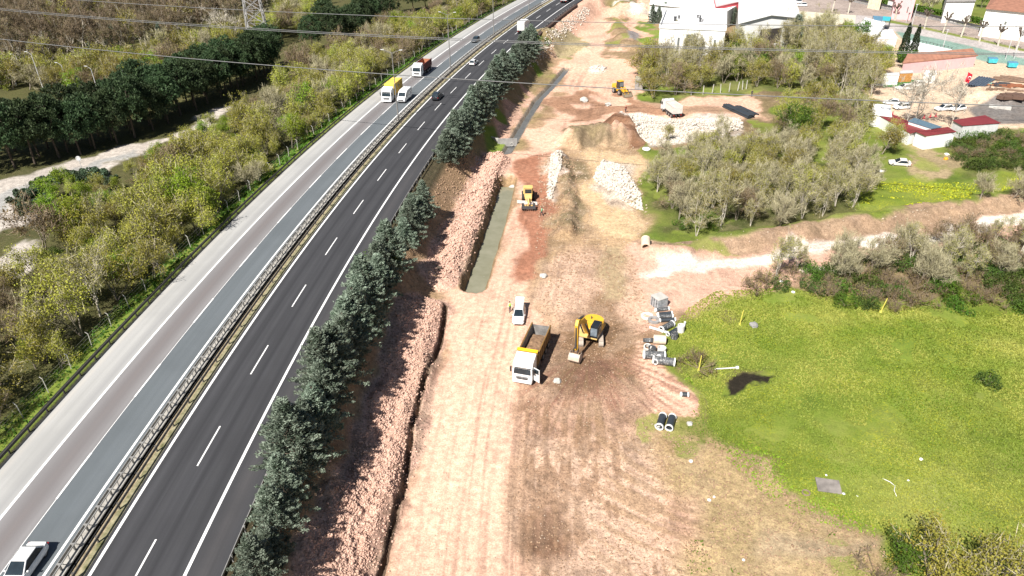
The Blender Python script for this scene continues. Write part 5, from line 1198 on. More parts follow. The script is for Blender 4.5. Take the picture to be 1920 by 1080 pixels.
# yard at the upper right
e, c, h = block('pink_house', [(1694, 119), (1831, 105), (1822, 97), (1703, 105)], -2.2, -5.5, WALLP, ROOFB, 'long low pink house with a brown roof at the yard edge', over=.5)
A, B, C_, D_ = [q+Vector((0, 0, .2)) for q in c]; up = Vector((0, 0, 1.5)); rl, rr2 = (A+D_)/2+up, (B+C_)/2+up; rr2 = rr2.lerp(rl, .05)
MB().add([A, B, C_, D_, rl, rr2], [(0, 1, 5, 4), (2, 3, 4, 5), (1, 2, 5), (3, 0, 4)]).out('roof', ROOFB, e)
e, c, h = block('white_shed', [(1602, 62), (1642, 70), (1660, 44), (1622, 34)], -1.0, -5.5, WALLW, ROOFW, 'white flat roofed shed left of the cypress', over=.2); on_face(e, c, 1, .25, .75, 1.0, 3.4, DOORM, 'door')
e, c, h = block('low_white_roof', [(1640, 74), (1682, 72), (1672, 56), (1655, 58)], -2.6, -5.5, WALLW, ROOFW, 'lower white roof joined to the shed behind the willow', over=.2)
e, c, h = block('carport', [(1697, 84), (1762, 96), (1784, 94), (1702, 76)], -3.4, -5.5, WALLW, ROOFW, 'long white canopy roof beside the green court', over=.1)
def pavilion():
    c = [pz(*t, -2.4) for t in ((1638, 38), (1668, 40), (1671, 33), (1637, 30))]; o = sum(c, Vector())/4; o.z = -5.5; e = empty('pavilion', o, 0, 'open blue and turquoise canopy on thin posts by the court', 'pavilion'); c = [q-o for q in c]
    MB().loft([c, [q+Vector((0, 0, .15)) for q in c]]).out('roof', BLUEP, e); m = [c[1].lerp(c[0], .45), c[1], c[2], c[2].lerp(c[3], .45)]
    MB().loft([[q+Vector((0, 0, .18)) for q in m], [q+Vector((0, 0, .25)) for q in m]]).out('turquoise_panel', CYAN, e)
    for i in range(5):
        for q in (c[0].lerp(c[1], i/4), c[3].lerp(c[2], i/4)): MB().cyl((q.x, q.y, 0), (q.x, q.y, q.z), .09, n=6).out('post', DGREY, e)
pavilion()
# sheds with dark red roofs
def shed(tops, z, label, roof=ROOFR, wall=WALLW, ridge=.5, name='shed'):
    e, c, h = block(name, tops, z, -5.5, wall, roof, label, cat='shed', over=.35, th=.08)
    return e, c, h
e, c, h = shed([(1737, 255), (1791, 247.5), (1776, 239), (1718, 246.5)], -2.6, 'white panel shed with a bright dark red roof, nearest to the meadow')
for k in range(1, 6): on_face(e, c, 0, k/6-.003, k/6+.003, 0, h-.1, WALLG, 'panel_joint', .01, .02)
shed([(1706, 250), (1736, 242), (1655, 207), (1638, 211)], -3.0, 'long narrow shed with a dark red roof behind the bare trees')
shed([(1704, 228), (1746, 241), (1764, 238), (1716, 222)], -2.3, 'shed with a blue grey ribbed roof between two red roofs', SOLAR)
e, c, h = shed([(1788, 226), (1806, 236), (1874, 231), (1846, 217)], -2.6, 'wide shed with a faded dark red roof right of the bright one', wall=mat('dirty_white_wall', (.6, .6, .58), .8, var=.15, scale=1, dirt=((.2, .2, .2), .3)))
shed([(1620, 213), (1671, 219), (1668, 198), (1622, 194)], -2.8, 'white cabin with two narrow windows left of the parked cars', ROOFW)
# huts
e, c, h = block('white_canopy', [(1646, 143), (1686, 142), (1685, 137), (1650, 139)], -2.9, -5.5, WALLW, mat('pale_grey_roof', (.5, .5, .5), .7), 'white sided canopy with a grey roof beside the orange hut', cat='canopy')
block('timber_hut', [(1688, 138), (1712, 137), (1710, 133), (1688, 134)], -3.0, -5.5, WOODO, mat('pale_grey_roof', (.5, .5, .5), .7), 'small orange timber hut between white canopy and turf', cat='hut')
block('white_container', [(1733, 139), (1756, 140), (1755, 134), (1734, 133)], -3.0, -5.5, WALLW, ROOFW, 'white site container at the edge of the turf', cat='container')
w = [pz(1655, 164, -5.42), pz(1725, 160, -5.42), pz(1732, 149, -5.42), pz(1660, 151, -5.42)]; o = MB().loft([w, [q+Vector((0, 0, .05)) for q in w]]).out('turf_mat', TURF); tag(o, 'green artificial turf laid before the huts', 'turf')
# houses beyond the street
e, c, h = block('white_house', [(1850, 16), (1960, 27), (1990, -20), (1870, -20)], 3.4, -5.5, WALLW, ROOFB, 'large white house with a terracotta roof at the right edge', cat='house', over=.9)
A, B, C_, D_ = [q+Vector((0, 0, .2)) for q in c]; up = Vector((0, 0, 2.6)); m1, m2 = (A+D_)/2+up, (B+C_)/2+up; m1 = m1.lerp(m2, .22); m2 = m2.lerp(m1, .22)
MB().add([A, B, C_, D_, m1, m2], [(0, 1, 5, 4), (2, 3, 4, 5), (1, 2, 5), (3, 0, 4)]).out('roof', ROOFB, e)
q = m1+Vector((2.5, 0, -.4)); MB().box(q, (.8, .8, 1.6)).out('chimney', WALLW, e)
on_face(e, c, 0, .38, .42, 4.5, 5.5, WING); on_face(e, c, 0, .38, .41, 2.0, 2.9, WING)
block('white_house', [(1775, 3), (1829, 2), (1830, -30), (1778, -30)], 2.0, -5.5, WALLW, mat('grey_roof_edge', (.3, .28, .27), .8), 'white house between the pink house and the large one', cat='house', over=.6)
e, c, h = block('pink_villa', [(1680, -6), (1718, -4), (1722, -30), (1682, -30)], 2.4, -5.5, WALLP, ROOFB, 'pink house with a red awning beyond the walled street', cat='house', over=.5); on_face(e, c, 0, .7, .76, 2.5, 4.6, WING); 
p = PG(1675, 14); e = empty('awning_kiosk', p, R(10), 'white glazed porch under a small dark red awning', 'porch'); MB().box((0, 0, 1.6), (4.0, 3, 3.2)).out('wall', WALLW, e, .03); MB().box((0, -1.55, 1.4), (3.0, .06, 2.2)).out('window', WING, e); MB().box((0, -.5, 3.6), (5, 4.5, .5), tx=.7, ty=.7).out('awning', REDW, e)
block('cream_house', [(1632, -12), (1655, -8), (1658, -24), (1636, -26)], 0, -5.5, mat('cream_render', (.62, .56, .42), .8), ROOFB, 'cream house cut by the top edge left of the pink one', cat='house')
# wall with railing and clipped hedge along the street
def along(pts, z=-5.5): return [Vector((*P(a, b, z), z)) for a, b in pts]
def swept(name, pts, z0, z1, th, m, parent=None):
    rings = []
    for i, p in enumerate(pts):
        d = (pts[min(i+1, len(pts)-1)]-pts[max(i-1, 0)]).normalized(); n = Vector((-d.y, d.x, 0))*th/2; rings.append([Vector((p.x, p.y, 0))+n*s+Vector((0, 0, z)) for s, z in ((-1, z0), (1, z0), (1, z1), (-1, z1))])
    return MB().loft(rings).out(name, m, parent)
SW = along([(1500, -22), (1560, -6), (1640, 12), (1735, 33), (1830, 55), (1935, 78)])
e = empty('street_wall', (0, 0, 0), 0, 'low wall with dark railing running along the far street', 'wall'); swept('wall_base', SW, -6, -4.9, .5, CONCD, e); swept('railing', SW, -4.7, -3.9, .12, DGREY, e)
for i in range(60):
    t = i/59*(len(SW)-1); k = min(int(t), len(SW)-2); q = SW[k].lerp(SW[k+1], t-k); MB().box((q.x, q.y, -4.4), (.2, .2, 1.2)).out('post', DGREY, e)
HG = along([(1500, -32), (1560, -15), (1640, 3), (1735, 23), (1830, 43), (1872, 53), (1935, 40)])
rng = np.random.default_rng(8); n = 9000; t = rng.uniform(0, len(HG)-1.001, n); k = t.astype(int); A_ = np.array([list(q) for q in HG]); cc = A_[k]+(A_[k+1]-A_[k])*(t-k)[:, None]; cc += rng.normal(size=(n, 3))*np.array([.5, .5, 0]); cc[:, 2] = -5.4+rng.uniform(0, 1.9, n)
V, Q = cards(rng, cc, .6, .5); o = np_mesh('hedge', V, Q, LM['green']); tag(o, 'clipped dark green hedge behind the street wall', 'hedge')
# pollarded street trees
for i, (px, py) in enumerate([(1560, 22), (1590, 26), (1678, 38), (1733, 54), (1768, 61), (1802, 69), (1836, 78), (1871, 86), (1905, 94)]):
    p = PG(px, py); e = empty('pollarded_tree', p, i*1.3, 'bare pollarded street tree with stubby dark limbs', 'tree', 'pollarded trees along the far street')
    MB().cyl((0, 0, -.2), (.3, 0, 4.4), .34, .26, 8).out('trunk', BARKP, e); m = MB(); rr = random.Random(i)
    for k in range(7): a = k*.9+rr.random(); q = Vector((.3+math.cos(a)*rr.uniform(.8, 1.5), math.sin(a)*rr.uniform(.8, 1.5), 4.4+rr.uniform(.8, 2.4))); m.cyl((.3, 0, 4.2), q, .2, .16, 6); m.cyl(q-Vector((0, 0, .2)), q+Vector((0, 0, .3)), .3, .26, 6)
    m.out('crown', BARKD, e)
# court posts, masts, benches
for px, py, h, lab in [(1885, 111, 11, 'left mast of the pair on the green court'), (1901, 110, 11, 'right mast of the pair on the green court'), (1707, 58, 9, 'mast at the far left end of the green court'), (1699, 42, 8, 'mast between street and court beside the cypress'), (1767, 92, 6, 'thin post on the near edge of the green court')]:
    p = PG(px, py); e = empty('mast', p, 0, lab, 'mast'); MB().cyl((0, 0, 0), (0, 0, h), .14, .09, 6).out('pole', PALEP, e); MB().box((0, 0, h), (.7, .25, .3)).out('floodlight', PALEP, e)
p = PG(1626, 0)
fp = along([(1697, 77), (1783, 96)], -5.5); e = empty('court_fence', fp[0], 0, 'low dark post fence on the near side of the green court', 'fence')
for i in range(14): q = (fp[1]-fp[0])*(i/13); MB().cyl(q, q+Vector((0, 0, 1.3)), .08, n=5).out('post', DGREY, e)
MB().tube([Vector((0, 0, 1.2)), fp[1]-fp[0]+Vector((0, 0, 1.2))], .05, 4).out('rail', DGREY, e)
# parked cars in the yard
cars = [(1672, 196, 60, 'white car half hidden behind the white cabin'), (1690, 204, 100, 'white car behind the slanting bare trunks'), (1768, 207, 100, 'white car standing alone in the sandy yard'), (1795, 207, 110, 'pale car right of the lone one, under a bare tree'),
        (1694, 168, 95, 'white car parked on the left of the turf, nearer one'), (1717, 162, 100, 'white car parked at the right end of the turf'), (1704, 93, 120, 'white car first in the row under the white canopy'), (1712, 95, 120, 'white car second in the row under the white canopy'), (1722, 97, 120, 'white car third in the row under the white canopy'), (1732, 99, 120, 'white car fourth in the row under the white canopy'), (1741, 100, 120, 'dark car last in the row under the white canopy')]
for i, (px, py, a, lab) in enumerate(cars): car(PG(px, py), R(a), lab, 'cars parked in the sandy yard', paint=BODYG if 'dark' in lab else WHITEP, kind=('sedan', 'hatch', 'wagon')[i % 3], H=1.5)
for i, (px, py) in enumerate([(1494, 6), (1503, 12)]): car(PG(px, py), R(80), ['white car parked right of the hall roof, farther one', 'white car parked right of the hall roof, nearer one'][i], None, kind='wagon', H=1.6)
car(PG(1686, 309), R(75), 'white stripped car shell lying in the grass by the sandy patch', None, kind='sedan', L=4.2, H=1.3, name='wrecked_car', paint=WHITED).rotation_euler[1] = R(-7)
for px, py, s, lab in [(1697, 240, 1.25, 'bare forked tree in front of the long red roofed shed'), (1712, 243, 1.4, 'tall bare tree leaning right over the sandy yard'), (1781, 243, 1.1, 'slim bare tree between the two red roofed sheds')]:
    p = PG(px, py); plant('skeleton', p.x, p.y, s, lab, 'tree')
# traffic cones, bins, flag
for i, (px, py, lab) in enumerate([(1673, 216, 'red cone left of the bare trees'), (1732, 222, 'red cone, first from the left of three in the yard'), (1744, 220, 'red cone, middle of three in the yard'), (1754, 219, 'red cone, last of three in the yard')]):
    p = PG(px, py); e = empty('traffic_cone', p, 0, lab, 'cone', 'red traffic cones'); MB().box((0, 0, .04), (.6, .6, .08)).out('base', REDW, e); MB().cyl((0, 0, .08), (0, 0, 1.0), .22, .05, 10).out('cone', REDW, e)
for px, py, lab in [(1859, 119, 'cyan waste skip at the end of the pink house'), (1896, 127, 'cyan waste skip standing apart on the right')]:
    p = PG(px, py); e = empty('waste_skip', p, R(-15), lab, 'skip'); m = MB(); m.box((0, 0, .9), (2.2, 1.5, 1.2), tx=1.15, ty=1.15); m.out('bin', CYAN, e, .04); MB().box((0, 0, 1.55), (2.5, 1.6, .12), rx=.15).out('lid', BLUEP, e); [MB().cyl((x, y-.1, .15), (x, y+.1, .15), .15, n=8).out('wheel', TYRE, e) for x in (-.8, .8) for y in (-.5, .5)]
p = PG(1797, 190); e = empty('flagpole', p, R(-20), 'red flag with white crescent on a thin pole in the yard', 'flag'); MB().cyl((0, 0, 0), (0, 0, 7.5), .06, .04, 6).out('pole', PALEP, e)
V = []; nx, nz = 9, 8
for j in range(nz):
    for i in range(nx): V.append((i/8*1.1+.1+.2*math.sin(j*.7), .25*math.sin(i*.8+j*.5), 7.4-j/7*2.3-.4*i/8))
fo = MB().add(V, [(j*nx+i, j*nx+i+1, (j+1)*nx+i+1, (j+1)*nx+i) for j in range(nz-1) for i in range(nx-1)]).out('flag', mat('flag_red', (.5, .01, .03), .7), e)
crescent(fo, Vector((.75, -.42, 6.2)), Vector((0, 0, -1)), Vector((1, 0, 0)), Vector((0, -1, 0)), .36, WALLW)
# ---- stacks in the yard
def bundle(px0, py0, px1, py1, n, r, m, label, cat, name, rows=1, hollow=False):
    a, b = PG(px0, py0), PG(px1, py1); e = empty(name, (a+b)/2, 0, label, cat); d = (b-a).normalized(); s = Vector((-d.y, d.x, 0)); h = (b-a)/2
    rr = random.Random(px0)
    for j in range(rows):
        for i in range(n-j):
            o = s*((i-(n-1-j)/2)*r*2.08)+Vector((0, 0, r+j*r*1.75)); k = rr.uniform(-.25, .25); q = d*k
            mb = MB(); mb.pipe(-h+o+q, h+o+q, r, r*.85, 12); mb.out('pipe', m, e, smooth=False)
bundle(1826, 163, 1850, 148, 7, .30, mat('blue_grey_plastic', (.07, .09, .12), .4), 'stack of blue grey pipes lying in the sandy yard', 'pipe stack', 'pipe_stack')
BLKP = mat('black_pipe_plastic', (.035, .042, .05), .45, dirt=((.4, .38, .35), .15))
bundle(1360, 200, 1408, 222, 5, .22, BLKP, 'longer bundle of black pipes beyond the white rubble', 'pipe bundle', 'pipe_bundle', 2)
bundle(1383, 200, 1418, 216, 3, .2, BLKP, 'shorter bundle of black pipes next to the scrub', 'pipe bundle', 'pipe_bundle')
RUST = mat('rusty_steel', (.26, .10, .05), .85, var=.3, dirt=((.1, .05, .03), .3)); WOODD = mat('weathered_timber', (.20, .13, .09), .9, var=.3)
rr = random.Random(3)
def heap(px, py, n, size, m, label, cat, name, spread=2.5, part='piece'):
    p = PG(px, py); e = empty(name, p, 0, label, cat)
    for i in range(n):
        a = rr.uniform(-.5, .5)+size[3]; MB().box((rr.uniform(-spread, spread), rr.uniform(-spread, spread)*.5, .15+i*.05), (size[0]*rr.uniform(.6, 1.2), size[1]*rr.uniform(.6, 1.2), size[2]), rz=a).out(part, m, e, .01)
heap(1897, 163, 9, (8, .4, .25, -.45), RUST, 'long rusty beams lying across the yard corner', 'steel beams', 'beam_stack', 3, 'beam')
heap(1905, 152, 7, (9, .5, .3, -.45), WOODD, 'upper heap of weathered boards behind the rusty beams', 'boards', 'board_heap', 3, 'board')
heap(1878, 146, 4, (3, .6, .5, -.3), WOODD, 'small pile of brown sleepers above the scrap', 'timber pile', 'timber_pile', 1.2, 'sleeper')
heap(1885, 160, 8, (3, .8, .6, -.3), DGREY, 'dark scrap metal heap in front of the beams', 'scrap', 'scrap_heap', 2.2)
heap(1866, 168, 5, (1.2, .8, .5, .2), WOODD, 'low brown debris in front of the workers', 'debris', 'debris_pile', 1.8)
heap(1905, 172, 4, (6, .5, .25, -.35), WOODD, 'dark boards at the right edge above the brown mound', 'boards', 'board_heap', 1.5, 'board')
heap(1895, 184, 10, (3, 1.6, .8, 0), mat('brown_cover', (.12, .07, .05), .95), 'dark brown covered mound beside the grey heap', 'mound', 'covered_mound', 2.5)
heap(1880, 196, 3, (4, 1.5, .5, -.2), CONC, 'pale concrete slabs on the grey heap', 'slabs', 'slab_pile', 1, 'slab')
# ------------------------------------------------------------------ things on the building site
def ring(px, py, ro, ri, h, label, m=CONC, tilt=0.0, rz=0.0, name='concrete_ring', cat='concrete ring', group=None, z=0.0):
    p = PG(px, py); p.z += z; e = MB().pipe((0, 0, 0), (0, 0, h), ro, ri, 22).out(name, m, None, .02, 1); e.location = p; e.rotation_euler = (tilt, 0, rz); tag(e, label, cat, group); return e
def lying(px, py, L, ro, label, m=BLKP, rz=0.0, z=0.0, ends=True, wall=.12, name='black_pipe', cat='pipe', group=None):
    p = PG(px, py); p.z += ro+z; e = MB().pipe((-L/2, 0, 0), (L/2, 0, 0), ro, ro*(1-wall)).out(name, m, None, .01, 1); e.location = p; e.rotation_euler = (0, 0, rz); tag(e, label, cat, group)
    if ends: [MB().pipe((s*L/2-.09, 0, 0), (s*L/2+.09, 0, 0), ro*1.10, ro*.86).out('collar', mat('white_plastic_collar', (.72, .72, .70), .5), e) for s in (-1, 1)]
    return e
BLKD = mat('dusty_black_plastic', (.06, .065, .07), .6, var=.4, dirt=((.55, .53, .50), .38)); WHC = mat('lime_white_concrete', (.64, .62, .58), .9, var=.15, dirt=((.3, .29, .27), .2)); CREAM = mat('cream_concrete', (.62, .50, .38), .9, dirt=((.4, .3, .2), .2))
lying(1239, 795, 1.95, .42, 'left one of the two black pipes lying side by side', rz=R(68)); lying(1257, 797, 1.95, .42, 'right one of the two black pipes lying side by side', rz=R(68))
lying(1283, 743, .8, .28, 'short black pipe stub alone near the grass edge', rz=R(-5), wall=.2)
p = PG(1210, 462); e = MB().pipe((0, -1.1, 0), (0, 1.1, 0), .75, .55, 22).out('culvert_pipe', CREAM, None, .02, 1); e.location = p+Vector((0, 0, .65)); e.rotation_euler = (R(12), 0, R(-8)); tag(e, 'cream concrete pipe sticking out of the bank by the side road', 'pipe')
# square manhole chamber
p = PG(1235, 573); e = empty('manhole_chamber', p, R(28), 'grey square concrete chamber at the top of the pipe heaps', 'chamber'); m = MB()
for s in (-1, 1): m.box((s*.8, 0, .75), (.14, 1.7, 1.5)); m.box((0, s*.8, .75), (1.46, .14, 1.5))
m.out('wall', mat('streaked_grey_plastic', (.30, .31, .32), .7, var=.4, scale=2.5, dirt=((.62, .62, .6), .35)), e, .02); MB().box((0, 0, 1.54), (1.8, 1.8, .1)).out('lid', CONC, e, .02); [MB().box((s*.88, y, .75), (.08, .1, 1.4)).out('rib', BLKD, e) for s in (-1, 1) for y in (-.5, 0, .5)]
lying(1241, 583, 1.9, .27, 'uppermost black pipe of the four stacked ones', BLKD, R(10)); lying(1246, 591, 2.0, .27, 'second black pipe of the four stacked ones', BLKP, R(8)); lying(1247, 596, 2.0, .27, 'third black pipe of the four stacked ones', BLKD, R(4)); lying(1251, 603, 2.1, .27, 'lowest black pipe of the four stacked ones', BLKP, R(4))
ring(1213, 594, .85, .5, .25, 'flat white concrete ring left of the stacked pipes', WHC); ring(1226, 602, .85, .45, .35, 'grey spoked ring overlapping the flat white one', CONCD)
lying(1250, 617, 2.2, .42, 'thick streaked black pipe of the middle heap', BLKD, R(38)); lying(1261, 625, 2.0, .27, 'slim black pipe leaning on the thick one of the middle heap', BLKP, R(40)); lying(1236, 621, 2.6, .18, 'thin pale pipe at the left of the middle heap', WHC, R(-32), wall=.2)
ring(1264, 634, .48, .34, .8, 'round grey tub with a white rim in the middle heap', BLKD); ring(1276, 622, .48, .36, 1.1, 'taller grey tub beside the round one of the middle heap', WHC); lying(1283, 611, 1.0, .14, 'small white stub sticking up behind the tubs', WHC, R(70), .1, wall=.3)
ring(1216, 641, .72, .58, .5, 'dark ring lying tilted at the top of the lower heap', BLKD, R(-35)); lying(1236, 644, 1.6, .62, 'big cream concrete pipe of the lower heap', CREAM, R(-10), ends=False)
ring(1213, 655, .5, .38, .7, 'white cylinder left of the cream pipe', WHC, R(20)); ring(1222, 660, .5, .4, .8, 'grey lidded cylinder in the lower heap', BLKD); ring(1240, 662, .55, .45, .9, 'white box like cylinder in the middle of the lower heap', WHC)
lying(1226, 672, 2.6, .52, 'large black pipe across the lower heap', BLKD, R(-4)); lying(1244, 683, 2.6, .52, 'large streaked pipe with a white mouth at the bottom of the heap', BLKD, R(-14)); lying(1231, 680, 1.2, .35, 'white elbow pipe between the two large ones', WHC, R(60), .2)
# meadow things
YEL = mat('yellow_stake_paint', (.62, .55, .10), .6)
for px, py, lab, lean in [(1387, 608, 'yellow stake beside the grey boulder in the meadow', .08), (1651, 585, 'yellow stake at the edge of the brambles', .18), (1310, 694, 'yellow stake in the dry brown brush', .04)]:
    p = PG(px, py); o = MB().cyl((0, 0, -.2), (lean*2, 0, 2.1), .09, .06, 6).cyl((lean*2, 0, 2.1), (lean*2.05, 0, 2.25), .07, .05, 6).cyl((0, 0, 0), (0, 0, .12), .2, .14, 8).out('marker_stake', YEL); o.location = p; tag(o, lab, 'stake')
p = PG(1362, 692); e = empty('fallen_post', p+Vector((0, 0, .12)), R(4), 'pale fallen post with a round base lying in the grass', 'post'); MB().cyl((-1.5, 0, 0), (1.2, 0, 0), .09, n=8).out('shaft', WHC, e); MB().cyl((1.2, 0, 0), (1.5, 0, 0), .22, n=10).out('base', WHC, e)
def rock(px, py, s, m, label, name='boulder', cat='rock', sq=.6):
    rng = np.random.default_rng(int(px*7+py)); bm = bmesh.new(); bmesh.ops.create_icosphere(bm, subdivisions=2, radius=s)
    for v in bm.verts: v.co *= rng.uniform(.78, 1.15); v.co.z *= sq
    me = bpy.data.meshes.new(name); bm.to_mesh(me); bm.free(); me.materials.append(m); o = bpy.data.objects.new(name, me); COL.objects.link(o); o.location = PG(px, py)+Vector((0, 0, s*sq*.4)); o.rotation_euler[2] = rng.uniform(0, 6); tag(o, label, cat); return o
rock(1413, 611, .62, CONCD, 'grey boulder in the meadow right of the yellow stake')
p = PG(1553, 912); e = MB().box((0, 0, .1), (2.3, 1.8, .16)).out('concrete_slab', mat('weathered_slab', (.22, .195, .175), .95, var=.3, scale=1.4, dirt=((.12, .13, .07), .25)), None, .03); e.location = p; e.rotation_euler = (0, .02, R(-12)); tag(e, 'weathered grey brown slab lying in the meadow', 'slab')
ring(1511, 925, .42, .3, .16, 'small round manhole rim left of the slab', mat('old_ring_concrete', (.22, .16, .12), .9)); p = PG(1511, 924); 
WB = mat('white_plastic_scrap', (.75, .75, .74), .6)
for px, py, s, lab in [(1295, 865, .24, 'white scrap on the bare tan soil left of the meadow'), (1727, 861, .2, 'white scrap farthest right in the meadow'), (1549, 891, .13, 'tiny white scrap just above the slab'), (1582, 926, .15, 'white scrap touching the right corner of the slab'), (1607, 930, .1, 'tiny white scrap right of the slab corner'),
                       (1703, 901, .12, 'tiny white scrap by the end of the loose cord'), (1339, 932, .15, 'white stone at the edge of the tan soil'), (1330, 938, .2, 'pale stone on the tan soil'), (1394, 1050, .15, 'white stone near the bottom edge of the bare field'), (1465, 528, .35, 'white bag at the top of the bramble edge'), (1487, 548, .3, 'white bag beside the green brambles'),
                       (1212, 281, .9, 'large white bag on the green patch by the red mound'), (1591, 297, .5, 'white stone in the upper meadow left of the wreck'), (1605, 296, .4, 'small white stone in the upper meadow'), (1652, 322, .6, 'white sheet scrap left of the wrecked car'), (1775, 290, .5, 'white bag beside the orange object near the shed')]:
    rock(px, py, s, WB, lab, 'white_scrap', 'scrap', .5)
rock(1773, 299, .45, mat('orange_plastic', (.7, .32, .02), .5), 'orange container in the brush below the nearest shed', 'orange_drum', 'drum', .8)
for px, py, s, lab in [(1232, 800, .35, 'pinkish stone left of the two black pipes'), (1293, 796, .35, 'pale stone right of the two black pipes'), (1165, 212, .4, 'stone at the left tip of the white rubble'), (1045, 716, .5, 'pale boulder beside the lorry cab'), (1019, 519, .6, 'white boulder in the middle of the brown strip'), (960, 341, .8, 'white block on the edge of the water channel'), (1095, 190, 1.2, 'pale concrete block in the small sand island'), (1140, 198, .9, 'pale concrete block in the right sand island'), (908, 524, .5, 'white stone at the lower end of the water channel'), (822, 505, .6, 'dark tree stump on the brown slope')]:
    rock(px, py, s, (BARKD if 'stump' in lab else CONC), lab, 'stump' if 'stump' in lab else 'stone', 'stump' if 'stump' in lab else 'stone', .7)
q = [PG(1655, 898)+Vector((0, 0, .05)), PG(1668, 905)+Vector((0, 0, .12)), PG(1678, 912)+Vector((0, 0, .06)), PG(1676, 921)+Vector((0, 0, .1)), PG(1681, 931)+Vector((0, 0, .05))]; o = MB().tube(q, .03, 5).out('loose_cord', WB); tag(o, 'thin white cord lying loose in the meadow', 'cord')
# water in the channel and the narrow ditch
WAT, t, b = nodes('muddy_water'); tc = N(t, 'ShaderNodeTexCoord').outputs['Object']; c_ = mixc(t, (.19, .185, .12), (.25, .24, .17), rampf(t, noise(t, .5, 5, tc, .6), .3, .7)); t.links.new(c_, b.inputs['Base Color']); b.inputs['Roughness'].default_value = .12
bn = N(t, 'ShaderNodeBump'); bn.inputs['Strength'].default_value = .15; bn.inputs['Distance'].default_value = .02; t.links.new(noise(t, 3, 3, tc), bn.inputs['Height']); t.links.new(bn.outputs[0], b.inputs['Normal'])
def flat_strip(name, pts, w, z, m):
    L = []; Rr = []
    for i, p in enumerate(pts):
        d = (pts[min(i+1, len(pts)-1)]-pts[max(i-1, 0)]).normalized(); n = Vector((-d.y, d.x, 0))*w/2; L.append(Vector((p.x, p.y, z))+n); Rr.append(Vector((p.x, p.y, z))-n)
    V = L+Rr; n = len(pts); o = mesh_obj(name, V, [(i, i+1, n+i+1, n+i) for i in range(n-1)], m); o['kind'] = 'structure'; return o
flat_strip('channel_water', [Vector((a, b, 0)) for a, b in DITCHES[1][0]], 4.0, -7.2, WAT)
flat_strip('ditch_water', [Vector((a, b, 0)) for a, b in DITCHES[2][0]], 1.5, -6.25, mat('dark_ditch_water', (.13, .13, .125), .3))
# concrete headwall of the culvert
p = PG(938, 268); e = empty('culvert_headwall', p, R(0), 'grey concrete headwall with a slanted wing at the end of the ditch', 'headwall'); MB().box((1.6, -.6, .3), (4.4, .35, 1.8)).out('wall', CONCD, e, .02); MB().box((-2.0, .9, .4), (4.2, .35, 1.6), rz=R(-38)).out('wing_wall', CONC, e, .02); MB().pipe((2.6, -.9, -.1), (2.6, -.3, -.1), .42, .34).out('outlet', CONC, e)
# pale posts along the green verge
fp = [PG(px, py) for px, py in [(1296, 178), (1318, 177), (1335, 175), (1351, 174), (1367, 172), (1383, 170), (1392, 168), (1399, 167)]]; e = empty('post_fence', fp[0], 0, 'row of pale leaning posts on the green verge under the trees', 'fence')
for k, q in enumerate(fp): MB().cyl(q-fp[0]-Vector((0, 0, .3)), q-fp[0]+Vector((.2*(k % 3-1), 0, 2.4)), .13, .10, 6).out('post', CONC, e)
p = PG(1203, 160); e = block('block_hut', [(1191, 148), (1206, 150), (1206, 146), (1193, 144)], -2.6, -5.5, CONCD, CONC, 'small grey block hut at the corner of the tree belt', cat='hut')
# road signs on the service road
p = PG(155, 320); e = empty('round_sign', p, 0, 'round white sign on a thin pole beside the service road', 'sign'); MB().cyl((0, 0, 0), (0, 0, 2.6), .05, n=6).out('pole', PALEP, e); MB().cyl((0, -.06, 2.5), (0, 0, 2.5), .5, n=18).out('plate', WB, e); MB().pipe((0, -.08, 2.5), (0, -.06, 2.5), .4, .3).out('ring', CONCD, e)
# ------------------------------------------------------------------ loose stones, clods and tufts nobody could count
def litter(name, polys, n, s0, s1, m, seed, kind='stuff', sq=.7, along=None, veg=False):
    rng = np.random.default_rng(seed); XY = []
    for pl, w in polys:
        if pl[0] == 'line':
            pts = np.array(pl[1]); k = int(n*w); t = rng.uniform(0, len(pts)-1.001, k); i = t.astype(int); q = pts[i]+(pts[i+1]-pts[i])*(t-i)[:, None]; XY.append(q+rng.normal(size=(k, 2))*pl[2])
        else:
            a = np.array(pl); k = int(n*w); q = rng.uniform(a.min(0), a.max(0), (k*3, 2)); q = q[inside(q[:, 0], q[:, 1], pl)][:k]; XY.append(q)
    q = np.concatenate(XY); x, y = q[:, 0], q[:, 1]; z = G(x, y, True); N_ = len(x); s = (s0+(s1-s0)*rng.uniform(0, 1, N_)**4)*np.clip(np.hypot(x, y)/90, .8, 1.5)
    base = np.array([(1, 0, 0), (-1, 0, 0), (0, 1, 0), (0, -1, 0), (0, 0, 1), (0, 0, -1)], float); F6 = np.array([(0, 2, 4), (2, 1, 4), (1, 3, 4), (3, 0, 4), (2, 0, 5), (1, 2, 5), (3, 1, 5), (0, 3, 5)])
    V = base[None]*rng.uniform(.6, 1.25, (N_, 6, 1)); a = rng.uniform(0, 6.28, N_); ca, sa = np.cos(a)[:, None], np.sin(a)[:, None]; V = np.stack([V[..., 0]*ca-V[..., 1]*sa+V[..., 2]*.3, V[..., 0]*sa+V[..., 1]*ca, V[..., 2]*sq+V[..., 0]*.2], -1)*s[:, None, None]
    V += np.stack([x, y, z+s*.2], 1)[:, None, :]
    Fq = (F6[None]+np.arange(N_)[:, None, None]*6).reshape(-1, 3); o = np_mesh(name, V.reshape(-1, 3), Fq, m); tag(o, kind=kind); return o
MPK = patch_mat('pink_clod_soil', (.66, .44, .34), (.44, .27, .20), 1.4, bump=.5); MBR = patch_mat('brown_clod_soil', (.42, .28, .18), (.24, .15, .09), 1.0, bump=.5); MWH = patch_mat('white_limestone', (.68, .62, .54), (.44, .38, .31), .9, bump=.4)
